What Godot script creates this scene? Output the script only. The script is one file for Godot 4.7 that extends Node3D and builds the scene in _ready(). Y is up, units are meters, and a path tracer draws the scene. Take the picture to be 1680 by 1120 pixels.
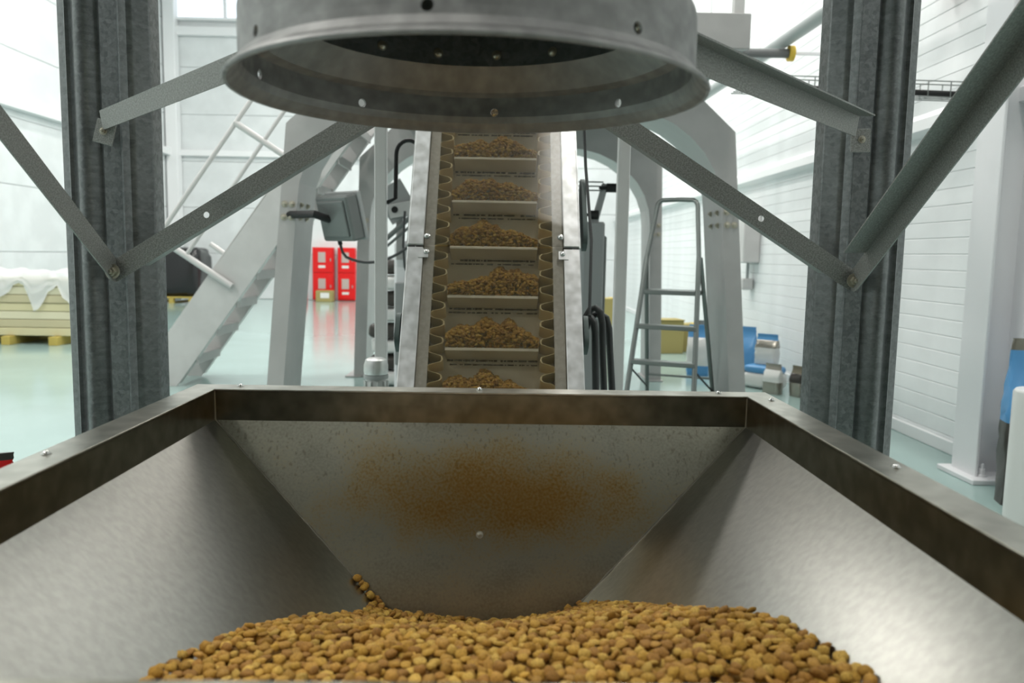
extends Node3D

var M := {}
var taken := {}
var rng := RandomNumberGenerator.new()
const EYE := Vector3(0, 1.15, 0)


# ---------- geometry collector: triangles are given counter-clockwise seen from outside ----------
class Geo:
	var p := PackedVector3Array()
	var uv := PackedVector2Array()

	func tri(a: Vector3, b: Vector3, c: Vector3) -> void:
		p.append(a); p.append(b); p.append(c)

	func quad(a: Vector3, b: Vector3, c: Vector3, d: Vector3) -> void:
		tri(a, b, c); tri(a, c, d)

	func quad_uv(q: Array, t: Array) -> void:
		for k in [0, 1, 2, 0, 2, 3]:
			p.append(q[k]); uv.append(t[k])

	func box(c: Vector3, s: Vector3, bev := 0.0, turn := Basis()) -> Geo:
		var h := s / 2.0
		if bev <= 0.0:
			var v := []
			for i in 8:
				v.append(c + turn * Vector3(h.x * (1 if i & 1 else -1), h.y * (1 if i & 2 else -1), h.z * (1 if i & 4 else -1)))
			quad(v[4], v[5], v[7], v[6]); quad(v[1], v[0], v[2], v[3])
			quad(v[5], v[1], v[3], v[7]); quad(v[0], v[4], v[6], v[2])
			quad(v[6], v[7], v[3], v[2]); quad(v[0], v[1], v[5], v[4])
			return self
		var b: float = min(bev, min(h.x, min(h.y, h.z)) * 0.9)
		for ax in 3:
			for sg in [-1.0, 1.0]:
				var n := Vector3(); n[ax] = sg
				var u := Vector3(); u[(ax + 1) % 3] = 1.0
				var w := Vector3(); w[(ax + 2) % 3] = 1.0
				if sg < 0: w = -w
				var hu: float = h[(ax + 1) % 3] - b
				var hw: float = h[(ax + 2) % 3] - b
				var o := n * h[ax]
				quad(c + turn * (o - u * hu - w * hw), c + turn * (o + u * hu - w * hw), c + turn * (o + u * hu + w * hw), c + turn * (o - u * hu + w * hw))
		for ax in 3:
			for s1 in [-1.0, 1.0]:
				for s2 in [-1.0, 1.0]:
					var a1 := (ax + 1) % 3
					var a2 := (ax + 2) % 3
					var d := Vector3(); d[ax] = h[ax] - b
					var e1 := Vector3(); e1[a1] = s1 * h[a1]; e1[a2] = s2 * (h[a2] - b)
					var e2 := Vector3(); e2[a1] = s1 * (h[a1] - b); e2[a2] = s2 * h[a2]
					var q := [c + turn * (e1 - d), c + turn * (e1 + d), c + turn * (e2 + d), c + turn * (e2 - d)]
					if (q[1] - q[0]).cross(q[2] - q[0]).dot(turn * (e1 + e2)) < 0: q.reverse()
					quad(q[0], q[1], q[2], q[3])
		for i in 8:
			var sg := Vector3(1 if i & 1 else -1, 1 if i & 2 else -1, 1 if i & 4 else -1)
			var q := []
			for ax in 3:
				var e := Vector3(sg.x * (h.x - b), sg.y * (h.y - b), sg.z * (h.z - b))
				e[ax] = sg[ax] * h[ax]
				q.append(c + turn * e)
			if (q[1] - q[0]).cross(q[2] - q[0]).dot(turn * sg) < 0: q.reverse()
			tri(q[0], q[1], q[2])
		return self

	func loft(rings: Array, around := true, caps := true) -> Geo:
		# rings run counter-clockwise seen against the direction in which they follow each other
		for k in rings.size() - 1:
			var a: PackedVector3Array = rings[k]
			var b: PackedVector3Array = rings[k + 1]
			var m := a.size()
			for i in (m if around else m - 1):
				var j := (i + 1) % m
				quad(a[i], a[j], b[j], b[i])
		if around and caps:
			for e in [0, rings.size() - 1]:
				var r: PackedVector3Array = rings[e]
				var mid := Vector3()
				for q in r: mid += q
				mid /= r.size()
				for i in r.size():
					if e == 0: tri(mid, r[(i + 1) % r.size()], r[i])
					else: tri(mid, r[i], r[(i + 1) % r.size()])
		return self

	func tube(path: Array, r: float, n := 10) -> Geo:
		var rings := []
		var up := Vector3()
		for i in path.size():
			var t: Vector3 = (path[min(i + 1, path.size() - 1)] - path[max(i - 1, 0)]).normalized()
			if i == 0:
				up = t.cross(Vector3.RIGHT if abs(t.x) < 0.8 else Vector3.UP).normalized()
			else:
				up = (up - t * up.dot(t)).normalized()
			var side := t.cross(up)
			var ring := PackedVector3Array()
			for k in n:
				var a := TAU * k / n
				ring.append(path[i] + (up * cos(a) + side * sin(a)) * r)
			rings.append(ring)
		return loft(rings)

	func lathe(prof: Array, n := 32, c := Vector3(), caps := false) -> Geo:
		# profile points (radius, height), from the bottom up for an outside
		var rings := []
		for q in prof:
			var ring := PackedVector3Array()
			for k in n:
				var a := -TAU * k / n
				ring.append(c + Vector3(cos(a) * q.x, q.y, sin(a) * q.x))
			rings.append(ring)
		return loft(rings, true, caps)

	func prism(poly: PackedVector2Array, xf: Transform3D, depth: float) -> Geo:
		var q := poly.duplicate()
		if Geometry2D.is_polygon_clockwise(q): q.reverse()
		var t := Geometry2D.triangulate_polygon(q)
		for i in range(0, t.size(), 3):
			var a := Vector3(q[t[i]].x, q[t[i]].y, 0)
			var b := Vector3(q[t[i + 1]].x, q[t[i + 1]].y, 0)
			var c := Vector3(q[t[i + 2]].x, q[t[i + 2]].y, 0)
			if (b - a).cross(c - a).z < 0:
				var s := b; b = c; c = s
			var d := Vector3(0, 0, depth)
			tri(xf * (a + d), xf * (b + d), xf * (c + d))
			tri(xf * a, xf * c, xf * b)
		for i in q.size():
			var a := q[i]
			var b := q[(i + 1) % q.size()]
			quad(xf * Vector3(a.x, a.y, 0), xf * Vector3(b.x, b.y, 0), xf * Vector3(b.x, b.y, depth), xf * Vector3(a.x, a.y, depth))
		return self

	func strip(l0: float, l1: float, hw: float, th: float, xf: Transform3D, holes: Array, hr: float, round_start: bool) -> Geo:
		# a flat bar along local x with round holes and, if wanted, a rounded start
		var x := l0
		for h in holes:
			var s := hw
			flat(x, h - s, hw, th, xf)
			var n := 16
			for k in n:
				var a0 := TAU * k / n
				var a1 := TAU * (k + 1) / n
				var c0 := Vector2(cos(a0), sin(a0))
				var c1 := Vector2(cos(a1), sin(a1))
				var o0: Vector2 = c0 / maxf(absf(c0.x), absf(c0.y)) * s
				var o1: Vector2 = c1 / maxf(absf(c1.x), absf(c1.y)) * s
				for z in [th, 0.0]:
					var v := [xf * Vector3(h + o0.x, o0.y, z), xf * Vector3(h + o1.x, o1.y, z), xf * Vector3(h + c1.x * hr, c1.y * hr, z), xf * Vector3(h + c0.x * hr, c0.y * hr, z)]
					if z == 0.0: v.reverse()
					quad(v[0], v[1], v[2], v[3])
				quad(xf * Vector3(h + c0.x * hr, c0.y * hr, 0), xf * Vector3(h + c0.x * hr, c0.y * hr, th), xf * Vector3(h + c1.x * hr, c1.y * hr, th), xf * Vector3(h + c1.x * hr, c1.y * hr, 0))
			quad(xf * Vector3(h - s, -hw, 0), xf * Vector3(h + s, -hw, 0), xf * Vector3(h + s, -hw, th), xf * Vector3(h - s, -hw, th))
			quad(xf * Vector3(h + s, hw, 0), xf * Vector3(h - s, hw, 0), xf * Vector3(h - s, hw, th), xf * Vector3(h + s, hw, th))
			x = h + s
		flat(x, l1, hw, th, xf)
		if round_start:
			var poly := PackedVector2Array()
			for k in 11:
				var a := PI / 2 + PI * k / 10
				poly.append(Vector2(l0 + cos(a) * hw, sin(a) * hw))
			prism(poly, xf, th)
		return self

	func flat(x0: float, x1: float, hw: float, th: float, xf: Transform3D) -> void:
		var poly := PackedVector2Array([Vector2(x0, -hw), Vector2(x1, -hw), Vector2(x1, hw), Vector2(x0, hw)])
		prism(poly, xf, th)

	func done(crease := 0.0) -> ArrayMesh:
		var n := p.size() / 3
		var norm := PackedVector3Array(); norm.resize(p.size())
		var out := PackedVector3Array(); out.resize(p.size())
		var outuv := PackedVector2Array(); outuv.resize(uv.size())
		var fn := PackedVector3Array(); fn.resize(n)
		var near := {}
		for f in n:
			fn[f] = (p[3 * f + 1] - p[3 * f]).cross(p[3 * f + 2] - p[3 * f])
			if crease > 0.0:
				for k in 3:
					var key := Vector3i((p[3 * f + k] * 20000.0).round())
					if near.has(key): near[key].append(f)
					else: near[key] = [f]
		var lim := cos(deg_to_rad(crease))
		for f in n:
			var own := fn[f].normalized()
			for k in 3:
				var q := own
				if crease > 0.0:
					q = Vector3()
					for g in near[Vector3i((p[3 * f + k] * 20000.0).round())]:
						if fn[g].normalized().dot(own) > lim: q += fn[g]
					q = q.normalized() if q.length() > 1e-14 else own
				var to: int = 3 * f + [0, 2, 1][k]
				out[to] = p[3 * f + k]; norm[to] = q
				if uv.size(): outuv[to] = uv[3 * f + k]
		var a := []; a.resize(Mesh.ARRAY_MAX)
		a[Mesh.ARRAY_VERTEX] = out; a[Mesh.ARRAY_NORMAL] = norm
		if uv.size(): a[Mesh.ARRAY_TEX_UV] = outuv
		var m := ArrayMesh.new()
		m.add_surface_from_arrays(Mesh.PRIMITIVE_TRIANGLES, a)
		return m


# ---------- naming ----------
func numbered(called: String) -> String:
	if not taken.has(called):
		taken[called] = 0
		return called
	taken[called] += 1
	return "%s_%03d" % [called, taken[called]]


func thing(called: String, label: String, category: String, at := Vector3.ZERO, turn := 0.0, group := "") -> Node3D:
	var o := Node3D.new()
	o.name = numbered(called)
	add_child(o)
	o.position = at
	o.rotation.y = turn
	tag(o, label, category, group)
	return o


func tag(o: Node, label: String, category: String, group := "") -> void:
	o.set_meta("label", label)
	o.set_meta("category", category)
	if group: o.set_meta("group", group)


func obj(called: String, mesh: Mesh, mat: Material, parent: Node = self, label := "") -> MeshInstance3D:
	var o := MeshInstance3D.new()
	o.mesh = mesh
	o.material_override = mat
	o.name = numbered(called) if parent == self else called
	parent.add_child(o, true)
	if label: o.set_meta("label", label)
	return o


func struct(called: String, label: String) -> Node3D:
	var o := Node3D.new()
	o.name = called
	add_child(o)
	o.set_meta("kind", "structure")
	o.set_meta("label", label)
	o.set_meta("category", called.get_slice("_", 0))
	return o


func bx(c: Vector3, s: Vector3, bev := 0.0, turn := Basis()) -> ArrayMesh:
	return Geo.new().box(c, s, bev, turn).done()


func along(a: Vector3, b: Vector3, face := Vector3.BACK) -> Transform3D:
	# local x from a to b, local z towards face
	var x := (b - a).normalized()
	var z := (face - x * face.dot(x)).normalized()
	return Transform3D(Basis(x, z.cross(x), z), a)


func bar(a: Vector3, b: Vector3, h: float, t: float, bev := 0.0, face := Vector3.BACK) -> ArrayMesh:
	var f := along(a, b, face)
	return bx((a + b) / 2, Vector3(a.distance_to(b), h, t), bev, f.basis)


# ---------- materials ----------
func noise(size: int, freq: float, seed_: int, kind := FastNoiseLite.TYPE_SIMPLEX_SMOOTH, oct := 4, stretch := 1) -> Image:
	var f := FastNoiseLite.new()
	f.seed = seed_; f.frequency = freq; f.noise_type = kind; f.fractal_octaves = oct
	if kind == FastNoiseLite.TYPE_CELLULAR:
		f.cellular_return_type = FastNoiseLite.RETURN_CELL_VALUE
		f.cellular_jitter = 1.0
	if stretch > 1:
		var im := f.get_seamless_image(size, size)
		im.resize(size * stretch, size, Image.INTERPOLATE_CUBIC)
		return im
	return f.get_seamless_image(size, size)


func tinted(im: Image, a: Color, b: Color, lo := 0.25, hi := 0.75) -> ImageTexture:
	var o := Image.create(im.get_width(), im.get_height(), false, Image.FORMAT_RGB8)
	for y in im.get_height():
		for x in im.get_width():
			o.set_pixel(x, y, a.lerp(b, clampf((im.get_pixel(x, y).r - lo) / (hi - lo), 0, 1)))
	return ImageTexture.create_from_image(o)


func mat(c: Color, rough := 0.5, metal := 0.0) -> StandardMaterial3D:
	var m := StandardMaterial3D.new()
	m.albedo_color = c; m.roughness = rough; m.metallic = metal
	return m


func textured(c: Color, rough: float, metal: float, albedo: Texture2D, scale_: float, rough_tex: Texture2D = null) -> StandardMaterial3D:
	var m := mat(c, rough, metal)
	m.albedo_texture = albedo
	m.uv1_triplanar = true
	m.uv1_scale = Vector3.ONE * scale_
	if rough_tex: m.roughness_texture = rough_tex
	return m


func materials() -> void:
	var fine := noise(256, 0.06, 3)
	var soft := noise(256, 0.012, 8, FastNoiseLite.TYPE_SIMPLEX_SMOOTH, 5)
	var cells := noise(256, 0.09, 5, FastNoiseLite.TYPE_CELLULAR, 2)
	var t_soft := tinted(soft, Color(0.965, 0.965, 0.965), Color(1, 1, 1))
	var t_spangle := tinted(cells, Color(0.74, 0.75, 0.75), Color(1, 1, 1), 0.0, 1.0)
	var t_grain := tinted(fine, Color(0.8, 0.8, 0.8), Color(1, 1, 1), 0.2, 0.8)
	var t_brush := tinted(noise(128, 0.15, 12, FastNoiseLite.TYPE_SIMPLEX_SMOOTH, 3, 8), Color(0.84, 0.84, 0.83), Color(1, 1, 1), 0.2, 0.8)
	var t_scuff := tinted(noise(512, 0.05, 77, FastNoiseLite.TYPE_SIMPLEX_SMOOTH, 6), Color(0.93, 0.93, 0.93), Color(1, 1, 1), 0.25, 0.7)
	M.wall = textured(Color(0.93, 0.94, 0.945), 0.45, 0.0, t_soft, 0.4)
	M.wall_store = textured(Color(0.875, 0.89, 0.895), 0.45, 0.0, t_soft, 0.4)
	M.wall_back = mat(Color(0.7, 0.71, 0.72), 0.6)
	M.girt = mat(Color(0.92, 0.925, 0.93), 0.4)
	M.floor = textured(Color(0.61, 0.71, 0.695), 0.13, 0.0, t_soft, 0.25)
	M.ceiling = mat(Color(0.85, 0.86, 0.87), 0.7)
	M.galv = textured(Color(0.52, 0.535, 0.535), 0.42, 0.6, t_spangle, 5.0, t_grain)
	M.galv_brace = textured(Color(0.65, 0.655, 0.64), 0.5, 0.6, t_grain, 14.0)
	M.bolt = mat(Color(0.72, 0.70, 0.64), 0.35, 0.8)
	M.chrome = mat(Color(0.85, 0.85, 0.84), 0.16, 1.0)
	M.steel = textured(Color(0.66, 0.655, 0.63), 0.29, 1.0, t_scuff, 2.6)
	M.steel_band = textured(Color(0.52, 0.51, 0.46), 0.3, 1.0, t_brush, 1.2)  # darker than the sheets: the dark reflection is put into the colour
	M.steel_rim = textured(Color(0.74, 0.73, 0.69), 0.3, 1.0, t_brush, 1.0)
	M.weld = mat(Color(0.5, 0.48, 0.43), 0.45, 1.0)
	M.collar = textured(Color(0.66, 0.66, 0.655), 0.5, 0.45, t_grain, 2.0)
	M.sleeve = mat(Color(0.72, 0.71, 0.62), 0.7)
	M.dark_seam = mat(Color(0.2, 0.19, 0.16), 0.7)
	M.alu = textured(Color(0.92, 0.92, 0.92), 0.36, 0.65, t_brush, 1.0)
	M.frame_strip = textured(Color(0.78, 0.76, 0.71), 0.5, 0.2, t_scuff, 2.0)
	M.belt = textured(Color(0.84, 0.80, 0.69), 0.55, 0.0, t_soft, 3.0)
	M.cleat = textured(Color(0.87, 0.83, 0.72), 0.5, 0.0, t_soft, 3.0)
	M.sidewall = mat(Color(0.88, 0.80, 0.60), 0.5)
	M.trough = mat(Color(0.42, 0.40, 0.33), 0.7)
	M.crumbs = textured(Color(0.24, 0.19, 0.10), 0.9, 0.0, t_grain, 8.0)
	var pane := mat(Color(0.33, 0.29, 0.19, 0.17), 0.05)
	pane.transparency = BaseMaterial3D.TRANSPARENCY_ALPHA
	M.cover = pane
	var wp := mat(Color(0.9, 0.95, 1.0, 0.1), 0.02)
	wp.transparency = BaseMaterial3D.TRANSPARENCY_ALPHA
	M.window_glass = wp
	M.paint_grey = textured(Color(0.685, 0.68, 0.675), 0.42, 0.0, t_soft, 1.0)
	M.paint_deck = mat(Color(0.47, 0.52, 0.50), 0.5)
	M.paint_light = textured(Color(0.80, 0.795, 0.79), 0.4, 0.0, t_soft, 1.0)
	M.white_paint = mat(Color(0.9, 0.9, 0.91), 0.35)
	M.machine_grey = mat(Color(0.62, 0.63, 0.63), 0.45, 0.1)
	M.panel_grey = mat(Color(0.46, 0.475, 0.47), 0.4, 0.4)
	M.black = mat(Color(0.04, 0.04, 0.04), 0.5)
	M.hose = mat(Color(0.22, 0.23, 0.23), 0.5)
	M.green = mat(Color(0.29, 0.34, 0.33), 0.6)
	M.red = mat(Color(0.86, 0.03, 0.04), 0.35)
	M.card = mat(Color(0.62, 0.57, 0.36), 0.8)
	M.glass_dull = mat(Color(0.72, 0.66, 0.64), 0.2)
	M.timber = [mat(Color(0.80, 0.77, 0.62), 0.8), mat(Color(0.74, 0.71, 0.58), 0.8), mat(Color(0.83, 0.81, 0.70), 0.8)]
	M.pallet = mat(Color(0.72, 0.64, 0.33), 0.8)
	M.wrap = mat(Color(0.13, 0.13, 0.135), 0.22)
	var film := mat(Color(0.93, 0.94, 0.95, 0.62), 0.3)
	film.transparency = BaseMaterial3D.TRANSPARENCY_ALPHA
	M.film = film
	M.bag_blue = mat(Color(0.34, 0.58, 0.78), 0.35)
	M.bag_white = mat(Color(0.87, 0.87, 0.86), 0.3)
	M.bag_silver = textured(Color(0.66, 0.64, 0.6), 0.25, 0.7, t_scuff, 6.0)
	M.bag_dark = textured(Color(0.24, 0.22, 0.2), 0.4, 0.0, t_scuff, 9.0)
	M.bag_brown = textured(Color(0.50, 0.47, 0.40), 0.4, 0.2, t_scuff, 9.0)
	M.ladder = mat(Color(0.52, 0.54, 0.53), 0.35, 0.8)
	M.yellow = mat(Color(0.85, 0.72, 0.25), 0.5)
	M.pipe = mat(Color(0.66, 0.68, 0.68), 0.4)
	M.pipe_dark = mat(Color(0.42, 0.43, 0.43), 0.5)
	M.orange = mat(Color(0.85, 0.28, 0.12), 0.6)
	M.lamp_house = mat(Color(0.8, 0.8, 0.8), 0.4)
	var glow := mat(Color(1, 1, 1), 0.4)
	glow.emission_enabled = true
	glow.emission = Color(1.0, 0.98, 0.95)
	glow.emission_energy_multiplier = 4.0
	M.lamp_glow = glow
	var t_crumb := tinted(noise(256, 0.05, 91, FastNoiseLite.TYPE_SIMPLEX_SMOOTH, 5), Color(0.66, 0.62, 0.58), Color(1, 1, 1), 0.2, 0.65)
	var rough_im := noise(256, 0.07, 44, FastNoiseLite.TYPE_SIMPLEX_SMOOTH, 4)
	rough_im.convert(Image.FORMAT_RGBA8)
	rough_im.bump_map_to_normal_map(6.0)
	var t_bumps := ImageTexture.create_from_image(rough_im)
	M.kib = []
	for c in KIB: M.kib.append(textured(c, 0.8, 0.0, t_crumb, 0.28))
	M.kib_any = textured(Color.WHITE, 0.8, 0.0, t_crumb, 42.0)
	M.kib_any.vertex_color_use_as_albedo = true
	for m in M.kib + [M.kib_any]:
		m.normal_enabled = true
		m.normal_texture = t_bumps
		m.normal_scale = 0.6
	# the far hopper sheet: scuffs and a patchy film of kibble dust where the product strikes it
	var w := 512
	var hgt := 256
	var n1 := FastNoiseLite.new(); n1.seed = 21; n1.frequency = 0.012; n1.fractal_octaves = 5
	var n2 := FastNoiseLite.new(); n2.seed = 4; n2.frequency = 0.16; n2.fractal_octaves = 2
	var n3 := FastNoiseLite.new(); n3.seed = 9; n3.frequency = 0.05; n3.fractal_octaves = 3
	var im := Image.create(w, hgt, false, Image.FORMAT_RGB8)
	var me := Image.create(w, hgt, false, Image.FORMAT_L8)
	for y in hgt:
		for x in w:
			var a := n1.get_noise_2d(x, y)
			var b := n2.get_noise_2d(x * 1.9, y * 1.5)
			var base := Color(0.64, 0.625, 0.56) * (1.0 + 0.10 * a + 0.08 * b)
			var fx := (x - 270.0) / 150.0
			var fy := (y - 88.0) / 60.0
			var dust := smoothstep(0.0, 0.8, exp(-fx * fx - fy * fy) * 0.85 + a * 0.28 + b * 0.14 - 0.08)
			var flecks := smoothstep(0.42, 0.6, n2.get_noise_2d(x * 1.5 + 300, y * 0.55) + 0.3 * n3.get_noise_2d(x, y)) * (0.4 if y < 80 + 40 * a else 0.1)
			base = base.lerp(Color(0.40, 0.38, 0.33), flecks)
			base = base.lerp(Color(0.48, 0.32, 0.07), dust * (0.72 + 0.25 * b))
			im.set_pixel(x, y, base)
			me.set_pixel(x, y, Color.WHITE * (1.0 - 0.25 * dust))
	var fs := mat(Color.WHITE, 0.3, 1.0)
	fs.albedo_texture = ImageTexture.create_from_image(im)
	fs.metallic_texture = ImageTexture.create_from_image(me)
	M.steel_far = fs


const KIB := [Color(0.78, 0.61, 0.24), Color(0.72, 0.545, 0.20), Color(0.82, 0.67, 0.31), Color(0.64, 0.46, 0.18), Color(0.75, 0.57, 0.25)]


# ---------- main ----------
func _ready() -> void:
	rng.seed = 20240
	view_and_light()
	materials()
	room()
	lamps()
	hopper()
	silo()
	conveyor()
	platform()
	stairs()
	machine()
	ladder()
	wall_fittings()
	storage()
	kibbles()


func view_and_light() -> void:
	var cam := Camera3D.new()
	var ca := CameraAttributesPhysical.new()
	ca.frustum_focal_length = 24.0 * 1300.0 / 1120.0
	ca.frustum_focus_distance = 1.75
	ca.exposure_aperture = 5.0
	cam.attributes = ca
	cam.position = EYE
	cam.rotation_order = EULER_ORDER_YXZ
	cam.rotation_degrees = Vector3(-6.23, -0.97, 1.0)
	cam.fov = rad_to_deg(2.0 * atan(560.0 / 1300.0))
	cam.near = 0.05
	cam.far = 100.0
	add_child(cam)
	cam.current = true
	var we := WorldEnvironment.new()
	var e := Environment.new()
	e.background_mode = Environment.BG_COLOR
	e.background_color = Color(0.93, 0.97, 1.0)
	e.background_energy_multiplier = 3.0
	e.tonemap_mode = Environment.TONE_MAPPER_LINEAR
	e.tonemap_exposure = 0.63
	e.sdfgi_enabled = true
	e.ssao_enabled = true
	e.ssil_enabled = true
	we.environment = e
	add_child(we)


const LAMP_ENERGY := 23.0
const LAMPS := [
	[-5.4, -12.5], [-5.4, -7.0], [-5.4, -2.5], [-5.4, 2.4],
	[-1.6, -15.0], [-1.6, -11.0], [-1.6, -7.0], [-1.5, 2.4], [-0.2, 2.4],
	[1.4, -15.0], [1.4, -11.0], [1.4, -7.0], [1.4, -2.5]]


func lamps() -> void:
	var house := Geo.new().box(Vector3(0, 0.05, 0), Vector3(0.5, 0.1, 1.4), 0.02).done()
	var face := bx(Vector3(0, -0.006, 0), Vector3(0.44, 0.012, 1.34), 0.004)
	var rod := Geo.new().tube([Vector3(0, 0.1, 0), Vector3(0, 0.9, 0)], 0.008, 6).done()
	for q in LAMPS:
		var t := thing("ceiling_lamp", "white rectangular lamp hung under the hall ceiling", "lamp", Vector3(q[0], 7.6, q[1]), 0.0, "ceiling lamps of the hall")
		obj("housing", house, M.lamp_house, t)
		obj("diffuser", face, M.lamp_glow, t)
		for z in [-0.5, 0.5]:
			obj("hanger", rod, M.lamp_house, t).position.z = z
		var l := AreaLight3D.new()
		l.name = "lamp_light"
		l.area_size = Vector2(0.44, 1.34)
		l.light_energy = LAMP_ENERGY
		l.light_color = Color(1.0, 0.985, 0.96)
		l.rotation_degrees = Vector3(-90, 0, 0)
		l.position = Vector3(0, -0.02, 0)
		l.area_range = 40.0
		l.area_attenuation = 2.0
		l.shadow_enabled = true
		t.add_child(l)


const X0 := -7.75
const X1 := 2.75
const Z0 := -19.0
const Z1 := 6.0
const TOP := 8.5


func room() -> void:
	var fl := struct("floor", "glossy pale mint green epoxy floor of the hall")
	obj("slab", bx(Vector3((X0 + X1) / 2, -0.1, (Z0 + Z1) / 2), Vector3(X1 - X0 + 0.8, 0.2, Z1 - Z0 + 0.8)), M.floor, fl)
	var ce := struct("ceiling", "light grey ceiling of the hall")
	obj("slab", bx(Vector3((X0 + X1) / 2, TOP + 0.1, (Z0 + Z1) / 2), Vector3(X1 - X0 + 0.8, 0.2, Z1 - Z0 + 0.8)), M.ceiling, ce)
	# right wall: narrow ribbed cladding boards
	var wr := struct("wall_right", "white wall of narrow horizontal ribbed cladding panels")
	obj("backing", bx(Vector3(X1 + 0.16, TOP / 2, (Z0 + Z1) / 2), Vector3(0.2, TOP, Z1 - Z0 + 0.4)), M.wall_back, wr)
	var pl := bx(Vector3(0, 0, 0), Vector3(0.06, 0.0988, Z1 - Z0), 0.004)
	for k in 40:
		var o := obj("panel", pl, M.wall, wr)
		o.position = Vector3(X1 + 0.03, 0.05 + 0.1 * k, (Z0 + Z1) / 2)
	obj("upper_panel", bx(Vector3(X1 + 0.03, (4.0 + TOP) / 2, (Z0 + Z1) / 2), Vector3(0.06, TOP - 4.0, Z1 - Z0), 0.005), M.wall, wr)
	# left wall: broad sandwich panels
	var wl := struct("wall_left", "white wall of broad horizontal sandwich panels along the store area")
	obj("backing", bx(Vector3(X0 - 0.16, TOP / 2, (Z0 + Z1) / 2), Vector3(0.2, TOP, Z1 - Z0 + 0.4)), M.wall_back, wl)
	var pw := bx(Vector3(), Vector3(0.06, 1.056, Z1 - Z0), 0.008)
	for k in 8:
		obj("panel", pw, M.wall_store, wl).position = Vector3(X0 - 0.03, 0.53 + 1.0625 * k, (Z0 + Z1) / 2)
	# far wall with a strip window high up
	var wf := struct("wall_far", "white far wall of horizontal panels below a strip window")
	var wx := X1 - X0
	var mx := (X0 + X1) / 2
	obj("backing", bx(Vector3(mx, 3.2, Z0 - 0.16), Vector3(wx + 0.4, 6.4, 0.2)), M.wall_back, wf)
	var pf := bx(Vector3(), Vector3(wx, 1.06, 0.06), 0.008)
	for k in 6:
		obj("panel", pf, M.wall_store, wf).position = Vector3(mx, 0.533 + 1.0667 * k, Z0 - 0.03)
	obj("lintel", bx(Vector3(mx, (7.4 + TOP) / 2, Z0 - 0.1), Vector3(wx + 0.4, TOP - 7.4, 0.25)), M.wall, wf)
	var wn := struct("window_1", "bright strip window high in the far wall")
	for k in 8:
		var cx := X0 + (k + 0.5) * wx / 8
		obj("pane", bx(Vector3(cx, 6.9, Z0 - 0.1), Vector3(wx / 8 - 0.06, 0.96, 0.012)), M.window_glass, wn)
		obj("mullion", bx(Vector3(X0 + k * wx / 8 + 0.02, 6.9, Z0 - 0.08), Vector3(0.06, 1.0, 0.1), 0.004), M.girt, wn)
	obj("sill", bx(Vector3(mx, 6.38, Z0 + 0.02), Vector3(wx, 0.06, 0.24), 0.008), M.girt, wn)
	var wb := struct("wall_near", "grey wall behind the hopper")
	obj("slab", bx(Vector3(mx, TOP / 2, Z1 + 0.1), Vector3(wx + 0.4, TOP, 0.2)), M.wall_back, wb)
	var g := struct("trim_1", "white horizontal girt along the store wall")
	obj("rail", bx(Vector3(X0 + 0.07, 3.38, (Z0 + Z1) / 2), Vector3(0.14, 0.16, Z1 - Z0 - 0.3), 0.01), M.girt, g)
	g = struct("trim_2", "white horizontal girt across the far wall at mid height")
	obj("rail", bx(Vector3(mx - 2, 3.38, Z0 + 0.05), Vector3(6.2, 0.14, 0.1), 0.01), M.girt, g)
	g = struct("trim_3", "white horizontal girt across the far wall below the window")
	obj("rail", bx(Vector3(mx, 6.12, Z0 + 0.06), Vector3(wx - 0.3, 0.2, 0.12), 0.01), M.girt, g)
	g = struct("trim_4", "white steel corner post between the store wall and the far wall")
	obj("post", bx(Vector3(X0 + 0.16, TOP / 2, Z0 + 0.16), Vector3(0.26, TOP, 0.26), 0.012), M.girt, g)
	obj("conduit", Geo.new().tube([Vector3(X0 + 0.04, 2.0, Z0 + 1.15), Vector3(X0 + 0.04, TOP, Z0 + 1.15)], 0.035, 8).done(40), M.pipe, g)
	g = struct("trim_5", "white ledge duct running along the ribbed wall")
	var prof := PackedVector2Array([Vector2(0, 0), Vector2(0.09, 0.03), Vector2(0.09, 0.10), Vector2(0, 0.16)])
	obj("duct", Geo.new().prism(prof, Transform3D(Basis(Vector3(-1, 0, 0), Vector3.UP, Vector3(0, 0, -1)), Vector3(X1, 1.95, 1.0)), 19.9).done(), M.girt, g)
	g = struct("baseboard_right", "white kerb strip at the foot of the ribbed wall")
	obj("strip", bx(Vector3(X1 - 0.012, 0.04, (Z0 + Z1) / 2), Vector3(0.024, 0.08, Z1 - Z0), 0.004), M.girt, g)


# ---------- hopper ----------
const HX0 := -0.529
const HX1 := 0.471
const HZ0 := -1.469
const HZ1 := -0.456
const HY := 0.892
const HB := 0.833
const TS := 0.934
const TF := 2.5


func screw_mesh(r: float, h: float) -> ArrayMesh:
	var g := Geo.new()
	g.lathe([Vector2(r * 1.35, 0), Vector2(r * 1.35, h * 0.25), Vector2(r, h * 0.3), Vector2(r * 0.95, h * 0.6), Vector2(r * 0.6, h * 0.92), Vector2(0.0005, h)], 14)
	return g.done(40)


func hex_bolt(r: float, h: float) -> ArrayMesh:
	# axis along local y
	var g := Geo.new()
	g.lathe([Vector2(r * 1.5, 0), Vector2(r * 1.5, h * 0.22), Vector2(r * 0.9, h * 0.22)], 18)
	g.lathe([Vector2(r, h * 0.2), Vector2(r, h * 0.75), Vector2(r * 0.85, h * 0.82), Vector2(r * 0.5, h * 0.82)], 6)
	g.lathe([Vector2(r * 0.5, h * 0.8), Vector2(r * 0.5, h * 1.25), Vector2(r * 0.35, h * 1.35), Vector2(0.0004, h * 1.35)], 12)
	return g.done(25)


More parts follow.
